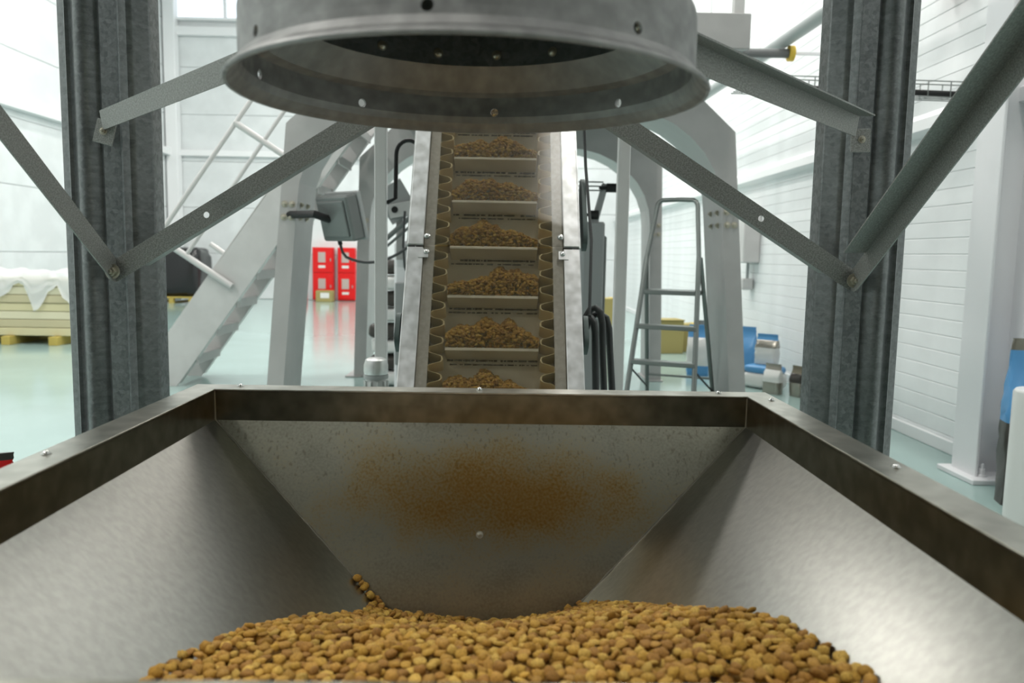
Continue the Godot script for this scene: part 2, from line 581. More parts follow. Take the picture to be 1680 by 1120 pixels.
func hopper() -> void:
	var mid := Vector3((HX0 + HX1) / 2, 0, (HZ0 + HZ1) / 2)
	var t := thing("feed_hopper", "open stainless steel feed hopper half filled with brown kibble", "hopper", mid)
	var th := 0.003
	var D := 0.37
	var a := HX0 - mid.x
	var b := HX1 - mid.x
	var f := HZ0 - mid.z
	var n := HZ1 - mid.z
	var dx := D / TS
	var dz := D / TF
	var yb := HB - D
	# top flange with a turned-down outer lip and mitred corners
	var w := 0.052
	var cs := [Vector2(a, f), Vector2(b, f), Vector2(b, n), Vector2(a, n)]
	var os := [Vector2(a - w, f - w), Vector2(b + w, f - w), Vector2(b + w, n + w), Vector2(a - w, n + w)]
	for k in 4:
		var g := Geo.new()
		var j := (k + 1) % 4
		var prof := [[0.0, HY - 0.004], [0.0, HY - 0.001], [0.02, HY], [0.97, HY], [1.0, HY - 0.003], [1.0, HY - 0.03], [0.95, HY - 0.03], [0.95, HY - 0.004]]
		var rings := []
		for e in [k, j]:
			var ring := PackedVector3Array()
			for q in prof:
				var c: Vector2 = cs[e].lerp(os[e], q[0])
				ring.append(Vector3(c.x, q[1], c.y))
			rings.append(ring)
		rings.reverse()
		g.loft(rings)
		obj("rim", g.done(), M.steel_rim, t)
	# vertical band below the flange
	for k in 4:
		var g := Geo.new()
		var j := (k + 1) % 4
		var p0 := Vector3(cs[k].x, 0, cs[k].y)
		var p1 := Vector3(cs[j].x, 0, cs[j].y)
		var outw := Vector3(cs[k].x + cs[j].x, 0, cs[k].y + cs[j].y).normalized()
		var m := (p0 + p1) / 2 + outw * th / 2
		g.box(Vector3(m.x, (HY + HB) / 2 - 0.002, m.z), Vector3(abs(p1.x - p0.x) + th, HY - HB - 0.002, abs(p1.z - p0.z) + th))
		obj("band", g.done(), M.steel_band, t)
	# sloping sheets
	var top := [Vector3(a, HB, f), Vector3(b, HB, f), Vector3(b, HB, n), Vector3(a, HB, n)]
	var low := [Vector3(a + dx, yb, f + dz), Vector3(b - dx, yb, f + dz), Vector3(b - dx, yb, n - dz), Vector3(a + dx, yb, n - dz)]
	for k in 4:
		var j := (k + 1) % 4
		var g := Geo.new()
		var q := [top[j], top[k], low[k], low[j]]
		var nn: Vector3 = (q[1] - q[0]).cross(q[2] - q[0]).normalized()
		if nn.y < 0: nn = -nn; q.reverse()
		var o := nn * -th
		if k == 0:
			var uvs := []
			var bot := []
			for c in q:
				uvs.append(Vector2((c.x - a) / (b - a), (HB - c.y) / D))
				bot.append(c + o)
			g.quad_uv(q, uvs)
			bot.reverse()
			uvs.reverse()
			g.quad_uv(bot, uvs)
		else:
			g.quad(q[0], q[1], q[2], q[3])
			g.quad(q[3] + o, q[2] + o, q[1] + o, q[0] + o)
		obj("sloping_sheet", g.done(), M.steel_far if k == 0 else M.steel, t, "far sheet dusted with orange brown kibble film" if k == 0 else "")
	# weld seams down the four corners, with a slightly uneven bead
	for k in 4:
		var path := []
		for i in 40:
			var s := i / 39.0
			var c: Vector3 = top[k].lerp(low[k], s)
			if i == 0: path.append(Vector3(c.x, HY - 0.004, c.z))
			path.append(c + Vector3(rng.randf_range(-1, 1), rng.randf_range(-1, 1), rng.randf_range(-1, 1)) * 0.0008)
		obj("weld_seam", Geo.new().tube(path, 0.0022, 6).done(50), M.weld, t)
	# outlet box below and four legs
	var g := Geo.new()
	var ow := b - a - 2 * dx
	var od := n - f - 2 * dz
	for s in [-1, 1]:
		g.box(Vector3(s * ow / 2, yb - 0.06, 0), Vector3(0.004, 0.12, od))
		g.box(Vector3(0, yb - 0.06, s * od / 2), Vector3(ow, 0.12, 0.004))
	g.box(Vector3(0, yb - 0.12, 0), Vector3(ow + 0.02, 0.006, od + 0.02))
	obj("outlet_box", g.done(), M.steel, t)
	for sx in [a - 0.02, b + 0.02]:
		for sz in [f - 0.02, n + 0.02]:
			obj("leg", bx(Vector3(sx, (HY - 0.03) / 2, sz), Vector3(0.04, HY - 0.03, 0.04), 0.004), M.steel, t)
	var sm := screw_mesh(0.0045, 0.005)
	for q in [Vector2(-0.564, -0.979), Vector2(-0.491, -1.5), Vector2(-0.035, -1.5), Vector2(0.424, -1.498), Vector2(0.503, -1.43), Vector2(0.503, -0.968), Vector2(-0.564, -0.6), Vector2(0.503, -0.6), Vector2(-0.2, -0.425), Vector2(0.2, -0.425)]:
		obj("screw", sm, M.chrome, t).position = Vector3(q.x, HY, q.y) - mid
	var hb := obj("bolt", hex_bolt(0.0045, 0.005), M.bolt, t)
	var dd := 0.189
	hb.position = Vector3(-0.029, HB - dd, HZ0 + dd / TF) - mid
	hb.rotation.x = PI / 2 - atan(1.0 / TF)


# ---------- kibble ----------
func pile(x: float, z: float) -> float:
	var pts := [[-0.40, 0.735], [-0.75, 0.722], [-0.85, 0.709], [-0.96, 0.687], [-1.055, 0.651], [-1.19, 0.599], [-1.27, 0.568], [-1.345, 0.522], [-1.45, 0.505]]
	var y := 0.545
	for i in pts.size() - 1:
		if z <= pts[i][0] and z >= pts[i + 1][0]:
			y = lerpf(pts[i][1], pts[i + 1][1], (pts[i][0] - z) / (pts[i][0] - pts[i + 1][0]))
	y += 0.058 * x + 0.004 * sin(17 * x + 3) * sin(13 * z)
	y -= 0.03 * exp(-pow((x - 0.0) / 0.15, 2)) * smoothstep(-0.85, -1.2, z)
	y += 0.085 * exp(-(pow(x + 0.26, 2) + pow(z + 1.375, 2)) / 0.0045) + 0.026 * exp(-(pow(x - 0.17, 2) + pow(z + 1.36, 2)) / 0.003)
	return y


func kibble_shape(s: int, lat: int, lon: int) -> Array:
	# a rounded, slightly dented pillow; returns [vertices, normals, indices]
	var f := FastNoiseLite.new(); f.seed = s; f.frequency = 0.55
	var v := PackedVector3Array()
	var ix := PackedInt32Array()
	var flat: float = [0.62, 0.46, 0.72, 0.52, 0.82, 0.4][s % 6]
	var stretch: float = [1.0, 1.12, 0.95, 1.25, 1.0, 1.05][s % 6]
	for i in lat + 1:
		var a := PI * i / lat - PI / 2
		for j in lon:
			var b := TAU * j / lon
			var d := Vector3(cos(a) * cos(b), sin(a), cos(a) * sin(b))
			var r := 1.0 + 0.34 * f.get_noise_3dv(d * 2.2)
			var q := Vector3(signf(d.x) * pow(abs(d.x), 0.85), signf(d.y) * pow(abs(d.y), 0.75), signf(d.z) * pow(abs(d.z), 0.85))
			v.append(Vector3(q.x * stretch, q.y * flat, q.z) * r)
	for i in lat:
		for j in lon:
			var k := (j + 1) % lon
			var p := [i * lon + j, i * lon + k, (i + 1) * lon + k, (i + 1) * lon + j]
			if i > 0: ix.append_array([p[0], p[1], p[2]])
			if i < lat - 1: ix.append_array([p[0], p[2], p[3]])
	var nrm := PackedVector3Array(); nrm.resize(v.size())
	for i in range(0, ix.size(), 3):
		var c := (v[ix[i + 2]] - v[ix[i]]).cross(v[ix[i + 1]] - v[ix[i]])
		if c.dot(v[ix[i]] + v[ix[i + 1]] + v[ix[i + 2]]) < 0: c = -c
		for k in 3: nrm[ix[i + k]] += c
	for row in [0, lat]:
		for j in lon: nrm[row * lon + j] = Vector3(0, -1 if row == 0 else 1, 0)
	for i in nrm.size(): nrm[i] = nrm[i].normalized()
	# clockwise seen from outside
	for i in range(0, ix.size(), 3):
		var c := (v[ix[i + 1]] - v[ix[i]]).cross(v[ix[i + 2]] - v[ix[i]])
		if c.dot(v[ix[i]] + v[ix[i + 1]] + v[ix[i + 2]]) > 0:
			var s_ := ix[i + 1]; ix[i + 1] = ix[i + 2]; ix[i + 2] = s_
	return [v, nrm, ix]


func merged(shapes: Array, list: Array) -> ArrayMesh:
	# list of [shape number, Transform3D, linear Color]
	var v := PackedVector3Array()
	var nn := PackedVector3Array()
	var cc := PackedColorArray()
	var ix := PackedInt32Array()
	for q in list:
		var sh: Array = shapes[q[0]]
		var xf: Transform3D = q[1]
		var base := v.size()
		var rot := xf.basis.orthonormalized()
		v.append_array(xf * (sh[0] as PackedVector3Array))
		nn.append_array(Transform3D(rot, Vector3.ZERO) * (sh[1] as PackedVector3Array))
		var fill := PackedColorArray(); fill.resize(sh[0].size()); fill.fill(q[2])
		cc.append_array(fill)
		for i in sh[2]: ix.append(base + i)
	var a := []; a.resize(Mesh.ARRAY_MAX)
	a[Mesh.ARRAY_VERTEX] = v; a[Mesh.ARRAY_NORMAL] = nn; a[Mesh.ARRAY_COLOR] = cc; a[Mesh.ARRAY_INDEX] = ix
	var m := ArrayMesh.new()
	m.add_surface_from_arrays(Mesh.PRIMITIVE_TRIANGLES, a)
	return m


func array_mesh(sh: Array) -> ArrayMesh:
	var a := []; a.resize(Mesh.ARRAY_MAX)
	a[Mesh.ARRAY_VERTEX] = sh[0]; a[Mesh.ARRAY_NORMAL] = sh[1]; a[Mesh.ARRAY_INDEX] = sh[2]
	var m := ArrayMesh.new()
	m.add_surface_from_arrays(Mesh.PRIMITIVE_TRIANGLES, a)
	return m


func tumble(up: Vector3, tilt: float) -> Basis:
	var b := Basis(Quaternion(Vector3.UP, up.normalized()))
	var ax := Vector3(rng.randf_range(-1, 1), 0, rng.randf_range(-1, 1)).normalized()
	return b * Basis(ax, rng.randfn(0, tilt)) * Basis(Vector3.UP, rng.randf() * TAU)


func kib_color() -> Color:
	var c: Color = KIB[rng.randi() % KIB.size()]
	return c.srgb_to_linear() * rng.randf_range(0.8, 1.15)


func kibbles() -> void:
	var shapes := []
	for s in 6: shapes.append(kibble_shape(s, 6, 10))
	var rest := []
	var front := []
	for layer in 3:
		var grid := {}
		var gap := 0.0112
		for i in 30000:
			var z := rng.randf_range(-1.40, -0.53)
			var x := rng.randf_range(-0.42, 0.40)
			var y := pile(x, z) - layer * 0.0075
			# inside the sloping sheets?
			var d := HB - y
			var lim := 0.0075
			if x < HX0 + d / TS + lim or x > HX1 - d / TS - lim or z < HZ0 + d / TF + lim or z > HZ1 - d / TF - lim: continue
			if layer > 0 and z > -0.64: continue
			var key := Vector2i(int(floor(x / gap)), int(floor(z / gap)))
			var ok := true
			for ax in [-1, 0, 1]:
				for az in [-1, 0, 1]:
					var o = grid.get(key + Vector2i(ax, az))
					if o != null and Vector2(x, z).distance_to(o) < gap: ok = false
			if not ok: continue
			grid[key] = Vector2(x, z)
			y += rng.randf_range(-0.003, 0.0035)
			var up := Vector3(pile(x - 0.01, z) - pile(x + 0.01, z), 0.02, pile(x, z - 0.01) - pile(x, z + 0.01))
			var sz := rng.randf_range(0.0056, 0.0078)
			var item := [rng.randi() % 6, Transform3D(tumble(up, 0.45).scaled(Vector3.ONE * sz), Vector3(x, y, z)), kib_color()]
			var away := Vector3(x, y, z) - EYE
			if layer == 0 and away.y / away.z < 0.545 and abs(away.x / away.z) < 0.62: front.append(item)
			else: rest.append(item)
	# the kibbles that climb the seam in the far corner
	var corner := []
	for i in 5000:
		var q := Vector3(rng.randf_range(-0.275, -0.16), 0, rng.randf_range(-1.395, -1.28))
		q.y = pile(q.x, q.z) - rng.randf_range(0.0, 0.06)
		var d := HB - q.y
		if q.x < HX0 + d / TS + 0.0075 or q.z < HZ0 + d / TF + 0.0065: continue
		var free := true
		for o in corner:
			if q.distance_squared_to(o) < 0.0085 * 0.0085: free = false; break
		if not free: continue
		corner.append(q)
		rest.append([rng.randi() % 6, Transform3D(tumble(Vector3.UP, 0.9).scaled(Vector3.ONE * rng.randf_range(0.0056, 0.0072)), q), kib_color()])
	front.sort_custom(func(p, q): return p[1].origin.distance_squared_to(EYE) < q[1].origin.distance_squared_to(EYE))
	var meshes := []
	for s in 6: meshes.append(array_mesh(shapes[s]))
	for i in front.size():
		var q: Array = front[i]
		if i < 300:
			var o := obj("kibble", meshes[q[0]], M.kib[rng.randi() % 5])
			o.transform = q[1]
			tag(o, "brown kibble lying loose on top of the pile in the steel hopper", "kibble", "kibbles on top of the pile in the hopper")
		else:
			rest.append(q)
	var s := obj("kibble_pile", merged(shapes, rest), M.kib_any)
	tag(s, "pile of brown kibble filling the steel hopper", "kibble")
	s.set_meta("kind", "stuff")
	# a handful stuck up in the far corner of the hopper
	for h in HEAPS:
		kibble_heap(h)


# ---------- silo ----------
const SX := -0.026
const SZ := -0.95


func post_profile() -> Array:
	# (across, out) of the rolled sheet post, from its outer to its inner edge
	var w := 0.196
	var pts := [[0.0, -0.085], [0.0, -0.03], [0.02, -0.024], [0.125, -0.012], [0.135, -0.006], [0.15, -0.003], [0.165, -0.006], [0.18, -0.008], [0.20, -0.006]]
	for k in 13:
		var s := k / 12.0
		pts.append([0.22 + 0.26 * s, -0.003 + 0.021 * sin(PI * s)])
	pts += [[0.5, -0.006], [0.52, -0.001], [0.54, 0.003], [0.73, 0.004], [0.745, 0.008], [0.765, 0.009], [0.785, 0.004], [0.81, -0.006], [0.86, -0.01], [0.88, -0.016], [0.985, -0.034], [1.0, -0.04], [1.0, -0.085]]
	var out := []
	for q in pts: out.append(Vector2((q[0] - 0.5) * w, q[1]))
	return out


func post_mesh(mirror: bool, h: float) -> ArrayMesh:
	var pr := post_profile()
	if mirror:
		for i in pr.size(): pr[i].x = -pr[i].x
		pr.reverse()
	var loop := []
	for q in pr: loop.append(q)
	for i in range(pr.size() - 1, -1, -1):
		# inner skin, set in by the sheet's thickness
		var a: Vector2 = pr[max(i - 1, 0)]
		var b: Vector2 = pr[min(i + 1, pr.size() - 1)]
		var t := (b - a).normalized()
		loop.append(pr[i] + Vector2(t.y, -t.x) * 0.004)
	var rings := []
	for y in [0.0, h]:
		var ring := PackedVector3Array()
		for q in loop: ring.append(Vector3(q.x, y, q.y))
		rings.append(ring)
	rings.reverse()
	return Geo.new().loft(rings, true, false).done(38)


func silo() -> void:
	var t := thing("silo", "grey galvanized silo on four braced posts with round outlet over the hopper", "silo", Vector3(SX, 0, SZ))
	var o3 := Vector3(SX, 0, SZ)
	# outlet collar with eight real bolt holes
	var c := CSGCombiner3D.new()
	c.name = "outlet_collar"
	t.add_child(c)
	c.position = Vector3(-0.012, 0, 0)
	var ring := CSGPolygon3D.new()
	ring.polygon = PackedVector2Array([
		Vector2(0.2715, 1.331), Vector2(0.2725, 1.3335), Vector2(0.270, 1.337), Vector2(0.261, 1.343), Vector2(0.2565, 1.351), Vector2(0.256, 1.36), Vector2(0.256, 1.405),
		Vector2(0.2545, 1.413), Vector2(0.250, 1.420), Vector2(0.243, 1.4235), Vector2(0.212, 1.424), Vector2(0.212, 1.415),
		Vector2(0.240, 1.384), Vector2(0.252, 1.379), Vector2(0.2525, 1.352), Vector2(0.256, 1.343), Vector2(0.262, 1.336), Vector2(0.268, 1.331)])
	ring.mode = CSGPolygon3D.MODE_SPIN
	ring.spin_degrees = 360.0
	ring.spin_sides = 180
	ring.smooth_faces = false
	ring.material = M.collar
	c.add_child(ring)
	for k in 8:
		var a := deg_to_rad(6 + 45 * k)
		var cyl := CSGCylinder3D.new()
		cyl.radius = 0.0058
		cyl.height = 0.03
		cyl.sides = 16
		cyl.operation = CSGShape3D.OPERATION_SUBTRACTION
		cyl.material = M.collar
		cyl.position = Vector3(sin(a) * 0.254, 1.3585, -cos(a) * 0.254)
		cyl.basis = Basis(Vector3(cos(a), 0, sin(a)), Vector3(sin(a), 0, -cos(a)), Vector3.UP)
		c.add_child(cyl)
	# dark chute above, with rivets, and the sleeve and cone that lead into the silo
	var ax := Vector3(-0.012, 0, 0)
	var g := Geo.new()
	var inner := [Vector2(0.0005, 1.62), Vector2(0.211, 1.62), Vector2(0.211, 1.415)]
	g.lathe(inner, 48, ax)
	obj("chute", g.done(40), M.galv, t)
	var rv := screw_mesh(0.005, 0.004)
	for k in 16:
		var a := TAU * (k + 0.35) / 16
		var o := obj("rivet", rv, M.bolt, t)
		o.basis = Basis(Quaternion(Vector3.UP, Vector3(-sin(a), 0, cos(a))))
		o.position = ax + Vector3(sin(a) * 0.210, 1.43, -cos(a) * 0.210)
	obj("sleeve", Geo.new().lathe([Vector2(0.235, 1.424), Vector2(0.24, 1.43), Vector2(0.244, 1.45), Vector2(0.244, 1.76)], 64, ax).done(40), M.sleeve, t)
	obj("clamp_ring", Geo.new().lathe([Vector2(0.241, 1.4235), Vector2(0.247, 1.4245), Vector2(0.247, 1.431), Vector2(0.241, 1.4325)], 64, ax).done(40), M.black, t)
	obj("cone", Geo.new().lathe([Vector2(0.25, 1.75), Vector2(0.26, 1.77), Vector2(1.0, 2.75)], 48, ax).done(30), M.galv, t)
	obj("body", Geo.new().lathe([Vector2(1.0, 2.75), Vector2(1.02, 2.76), Vector2(1.02, 5.2), Vector2(0.2, 5.7), Vector2(0.001, 5.7)], 48, ax).done(30), M.galv, t)
	# seam on the front of the collar
	obj("collar_seam", Geo.new().tube([Vector3(-0.117, 1.346, 0.2275), Vector3(-0.117, 1.41, 0.2275)], 0.0016, 6).done(40), M.dark_seam, t)
	# four posts
	var px := [-0.871 - SX, 0.82 - SX]
	var zf := -1.77 - SZ
	var zn := 0.80
	for k in 2:
		var fp := obj("post", post_mesh(k == 1, 3.3), M.galv, t)
		fp.position = Vector3(px[k], 0, zf)
		var np := obj("post", post_mesh(k == 0, 3.3), M.galv, t)
		np.position = Vector3(px[k], 0, zn)
		np.rotation.y = PI
		for z in [zf - 0.03, zn + 0.03]:
			obj("foot_plate", bx(Vector3(px[k], 0.006, z), Vector3(0.26, 0.012, 0.16), 0.003), M.galv, t)
			obj("head_bracket", bx(Vector3(px[k] * 0.91, 3.0, z * 0.91), Vector3(0.16, 0.4, 0.16), 0.004), M.galv, t)
	var hb := hex_bolt(0.0105, 0.013)
	# far cross braces (angle bars with a hole near each end)
	var zb := -1.735 - SZ
	var ends := [[Vector3(-0.832 - SX, 1.1, zb), Vector3(0.79 - SX, 2.11, zb)], [Vector3(0.779 - SX, 1.107, zb - 0.012), Vector3(-0.832 - SX, 2.12, zb - 0.012)]]
	for k in 2:
		var e: Array = ends[k]
		var xf := along(e[0], e[1])
		var l: float = e[0].distance_to(e[1])
		var g2 := Geo.new().strip(0.0, l, 0.0215, 0.003, xf, [0.235 if k == 0 else 0.247], 0.0068, true)
		var br := obj("cross_brace", g2.done(), M.galv_brace, t)
		# lower or upper flange folded away from the viewer
		var lo := -1.0 if k == 0 else 1.0
		var gf := Geo.new().box(xf * Vector3((l + 0.05) / 2, lo * 0.020, -0.014), Vector3(l - 0.07, 0.003, 0.03), 0.0, xf.basis)
		obj("flange", gf.done(), M.galv_brace, br)
		var bo := obj("bolt", hb, M.bolt, t)
		bo.position = e[0] + Vector3(0.002 if k == 0 else -0.002, 0, 0.016)
		bo.rotation.x = PI / 2
	# side braces that run forward to the near posts
	for k in 2:
		var x: float = (-0.852 - SX) if k == 0 else (0.795 - SX)
		var s := -1.0 if k == 0 else 1.0
		var a := Vector3(ends[k][0].x, ends[k][0].y, zb + 0.004)
		var far_end := Vector3(a.x + s * 0.03, 1.19 if k == 0 else 1.185, a.z + 0.12)
		var b := Vector3(x + s * 0.035, 1.1 + 0.72 * 1.62, a.z + 1.62)
		var face := Vector3(-s * 0.55, 0.0, 1.0)
		var xf := along(a, b, Vector3(-s, 0.1, 0.25))
		var l := a.distance_to(b)
		var wide := 0.023 if k == 0 else 0.024
		var g3 := Geo.new().strip(0.0, l, wide, 0.003, xf, [], 0.0, true)
		var br := obj("side_brace", g3.done(), M.galv_brace, t)
		if k == 1:
			obj("flange", Geo.new().box(xf * Vector3((l + 0.06) / 2, wide - 0.001, 0.026), Vector3(l - 0.09, 0.003, 0.05), 0.0, xf.basis).done(), M.galv_brace, br)
	# radial beams from the far posts to the outlet ring
	for k in 2:
		var s := -1.0 if k == 0 else 1.0
		var a := Vector3(-0.845 - SX, 1.418, zb + 0.005) if k == 0 else Vector3(0.775 - SX, 1.432, zb + 0.005)
		var b := Vector3(s * 0.17, 1.475, -0.19)
		var a2 := a + (b - a).normalized() * (0.0 if k == 0 else 0.034)
		var xf := along(a2, b, Vector3(-s * 0.4, 0, 1))
		var l := a2.distance_to(b)
		var br := obj("radial_beam", Geo.new().strip(0.0, l, 0.02 if k == 0 else 0.022, 0.003, xf, [], 0.0, false).done(), M.galv_brace, t)
		if k == 1:
			obj("flange", Geo.new().box(xf * Vector3(l / 2, -0.022, 0.018), Vector3(l, 0.003, 0.036), 0.0, xf.basis).done(), M.galv_brace, br)
		# end clip bolted to the post
		var cl := obj("clip", bx(a + Vector3(s * -0.002, -0.024, -0.004), Vector3(0.042, 0.05, 0.004), 0.001, Basis(Vector3.BACK, -0.25 if k == 0 else 0.03)), M.galv_brace, t)
		var bo := obj("bolt", hex_bolt(0.0055, 0.008), M.bolt, t)
		bo.position = a + Vector3(0, -0.022, -0.002)
		bo.rotation.x = PI / 2


# ---------- conveyor ----------
const CV := Vector3(-0.02, 0.775, -2.2)
const HEAPS := [-0.044, 0.132, 0.308, 0.484, 0.66, 0.836, 1.012]


func cv_frame() -> Transform3D:
	return Transform3D(Basis(Vector3.RIGHT, Vector3(0, 0.837, -0.547), Vector3(0, 0.547, 0.837)), CV)


func conveyor() -> void:
	var f := cv_frame()
	var t := thing("inclined_conveyor", "steep cleated belt conveyor under a clear cover carrying kibble heaps", "conveyor", Vector3(CV.x, 0, CV.z))
	var lift := Node3D.new()
	var home := t.position
	lift.free()
	var place := Transform3D(Basis(), -home) * f
	var s0 := -0.78
	var s1 := 1.75
	var put := func(called: String, m: Mesh, material: Material) -> MeshInstance3D:
		var o := obj(called, m, material, t)
		o.transform = place
		return o
	# side rails in two lengths (bright folded aluminium)
	for s in [-1.0, 1.0]:
		for part in [[s0, 0.472, 0.0, 0.0], [0.478, s1, 0.004, 0.003]]:
			var g := Geo.new()
			g.box(Vector3(s * 0.2405, (part[0] + part[1]) / 2, -0.004 + part[2]), Vector3(0.049, part[1] - part[0], 0.012), 0.002)
			g.box(Vector3(s * (0.2635 + part[3]), (part[0] + part[1]) / 2, -0.09), Vector3(0.004, part[1] - part[0], 0.18))
			put.call("side_rail", g.done(), M.alu)
		put.call("inner_flange", bx(Vector3(s * 0.1985, (s0 + s1) / 2, -0.011), Vector3(0.033, s1 - s0, 0.004), 0.001), M.frame_strip)
		# corrugated sidewall of the belt
		var rows := []
		var n := 420
		var gs := Geo.new()
		var prev := []
		for i in n + 1:
			var y := s0 + (s1 - s0) * i / n
			var ph := TAU * y / 0.0588
			var wv := tanh(2.2 * sin(ph)) / tanh(2.2)
			var x: float = s * (0.164 + 0.021 * wv)
			var cur := [Vector3(x - 0.0022, y, -0.085), Vector3(x - 0.0022, y, -0.022), Vector3(x + 0.0022, y, -0.022), Vector3(x + 0.0022, y, -0.085)]
			if prev:
				gs.quad(prev[1], prev[2], cur[2], cur[1])
				gs.quad(prev[2], prev[3], cur[3], cur[2])
				gs.quad(prev[0], prev[1], cur[1], cur[0])
			prev = cur
		put.call("corrugated_sidewall", gs.done(50), M.sidewall)
	put.call("belt", bx(Vector3(0, (s0 + s1) / 2, -0.088), Vector3(0.37, s1 - s0, 0.006)), M.belt)
	put.call("trough", bx(Vector3(0, (s0 + s1) / 2, -0.185), Vector3(0.525, s1 - s0, 0.006)), M.trough)
	for s in [-1.0, 1.0]:
		put.call("belt_edge_guide", bx(Vector3(s * 0.2, (s0 + s1) / 2, -0.075), Vector3(0.03, s1 - s0, 0.01)), M.trough)
	# cleats
	var s := 0.132 - 0.176 * 5
	while s < s1 - 0.02:
		var g := Geo.new()
		g.box(Vector3(0, s, -0.051), Vector3(0.272, 0.006, 0.068), 0.0015)
		g.box(Vector3(0, s - 0.001, -0.0165), Vector3(0.272, 0.010, 0.004), 0.001)
		put.call("cleat", g.done(), M.cleat)
		# crumbs caught at the foot of the cleat
		var gc := Geo.new()
		for k in 46:
			var x := -0.13 + 0.26 * k / 45.0 + rng.randf_range(-0.003, 0.003)
			if rng.randf() < 0.8: gc.box(Vector3(x, s - 0.0055, -0.083), Vector3(rng.randf_range(0.004, 0.011), rng.randf_range(0.002, 0.005), 0.004))
			if rng.randf() < 0.75: gc.box(Vector3(x, s - 0.0185, -0.0835), Vector3(rng.randf_range(0.004, 0.012), rng.randf_range(0.0015, 0.004), 0.003))
		put.call("crumb_line", gc.done(), M.crumbs).set_meta("kind", "stuff")
		s += 0.176
	# clear cover in two lengths, held by bolts on small tabs
	put.call("cover", bx(Vector3(0, (s0 + 0.474) / 2, 0.0), Vector3(0.43, 0.474 - s0, 0.003)), M.cover)
	put.call("cover", bx(Vector3(0, (0.477 + s1) / 2, 0.005), Vector3(0.436, s1 - 0.477, 0.003)), M.cover)
	var sm := screw_mesh(0.0072, 0.009)
	for q in [Vector2(-0.206, 0.506), Vector2(-0.206, 0.452), Vector2(0.206, 0.509), Vector2(0.212, 0.452), Vector2(-0.206, 1.4), Vector2(0.206, 1.4), Vector2(-0.206, -0.4), Vector2(0.206, -0.4)]:
		var o: MeshInstance3D = put.call("screw", sm, M.chrome)
		o.transform = place * Transform3D(Basis(Vector3.RIGHT, PI / 2), Vector3(q.x, q.y, 0.0075 if q.y > 0.48 else 0.0015))
	for sd in [-1.0, 1.0]:
		put.call("cover_tab", bx(Vector3(sd * 0.215, 0.447, 0.003), Vector3(0.03, 0.03, 0.002), 0.0005), M.alu)
	# side plates and a belt tensioner rod
	for q in [[-0.277, 0.2, 0.11], [0.277, 0.2, 0.11], [0.287, 0.64, 0.26]]:
		var poly := PackedVector2Array()
		for k in 20:
			var a := TAU * k / 20
			poly.append(Vector2(pow(abs(cos(a)), 0.6) * signf(cos(a)) * 0.045, pow(abs(sin(a)), 0.6) * signf(sin(a)) * q[2] / 2))
		var o: MeshInstance3D = put.call("side_plate", Geo.new().prism(poly, Transform3D(Basis(Vector3(0, 0, 1), Vector3(0, 1, 0), Vector3(-1, 0, 0)), Vector3()), 0.014).done(30), M.green)
		o.transform = place * Transform3D(Basis(), Vector3(q[0] + 0.007, q[1], -0.05))
	# support legs with a cross bar, standing either side of the head
	for q in [-0.506, 0.516]:
		var x: float = q - home.x
		obj("support_leg", bx(Vector3(x, 1.05, -3.4 - home.z), Vector3(0.05, 2.1, 0.05), 0.004), M.paint_light, t)
		obj("foot_plate", bx(Vector3(x, 0.005, -3.4 - home.z), Vector3(0.12, 0.01, 0.12), 0.002), M.paint_light, t)
	obj("cross_bar", bx(Vector3(0.005 - home.x, 2.08, -3.4 - home.z), Vector3(1.07, 0.05, 0.05), 0.004), M.paint_light, t)
	# tail base on the floor
	obj("tail_base", bx(Vector3(0, 0.07, 0.43), Vector3(0.5, 0.14, 0.2), 0.01), M.alu, t)
	obj("head_housing", bx(Vector3(0, 2.28, -0.98), Vector3(0.56, 0.36, 0.4), 0.02), M.alu, t)


func kibble_heap(s: float) -> void:
	var shapes := []
	for k in 4: shapes.append(kibble_shape(k, 4, 6))
	var f := cv_frame()
	var list := []
	var f1 := FastNoiseLite.new(); f1.seed = int(s * 1000) + 77; f1.frequency = 9.0
	var lean := rng.randf_range(-0.02, 0.02)
	for i in 1300:
		var x := rng.randf_range(-0.134, 0.134)
		var fall := 1.0 - pow(abs(x - lean) / 0.155, 2.2)
		var h := clampf(0.042 + 0.078 * fall + 0.05 * f1.get_noise_1d(x), 0.035, 0.14)
		var d := pow(rng.randf(), 0.9) * h
		var up := 0.066 * (1.0 - d / h) + 0.036 * sin(PI * d / h)
		up *= rng.randf_range(0.75, 1.0)
		var p := f * Vector3(x, s + 0.008 + d, -0.082 + up)
		list.append([rng.randi() % 4, Transform3D(tumble(Vector3.UP, 0.9).scaled(Vector3.ONE * rng.randf_range(0.0052, 0.0072)), p), kib_color()])
	var o := obj("kibble_heap", merged(shapes, list), M.kib_any)
	var order := HEAPS.find(s)
	var where: String = ["lowest belt cleat just above the hopper rim", "second lowest cleat of the conveyor belt", "cleat below the cover joint", "cleat beside the cover joint", "cleat above the cover joint", "cleat next below the silo outlet", "cleat hidden behind the silo outlet"][order]
	tag(o, "heap of brown kibble carried on the " + where, "kibble", "kibble heaps on the conveyor cleats")
	o.set_meta("kind", "stuff")


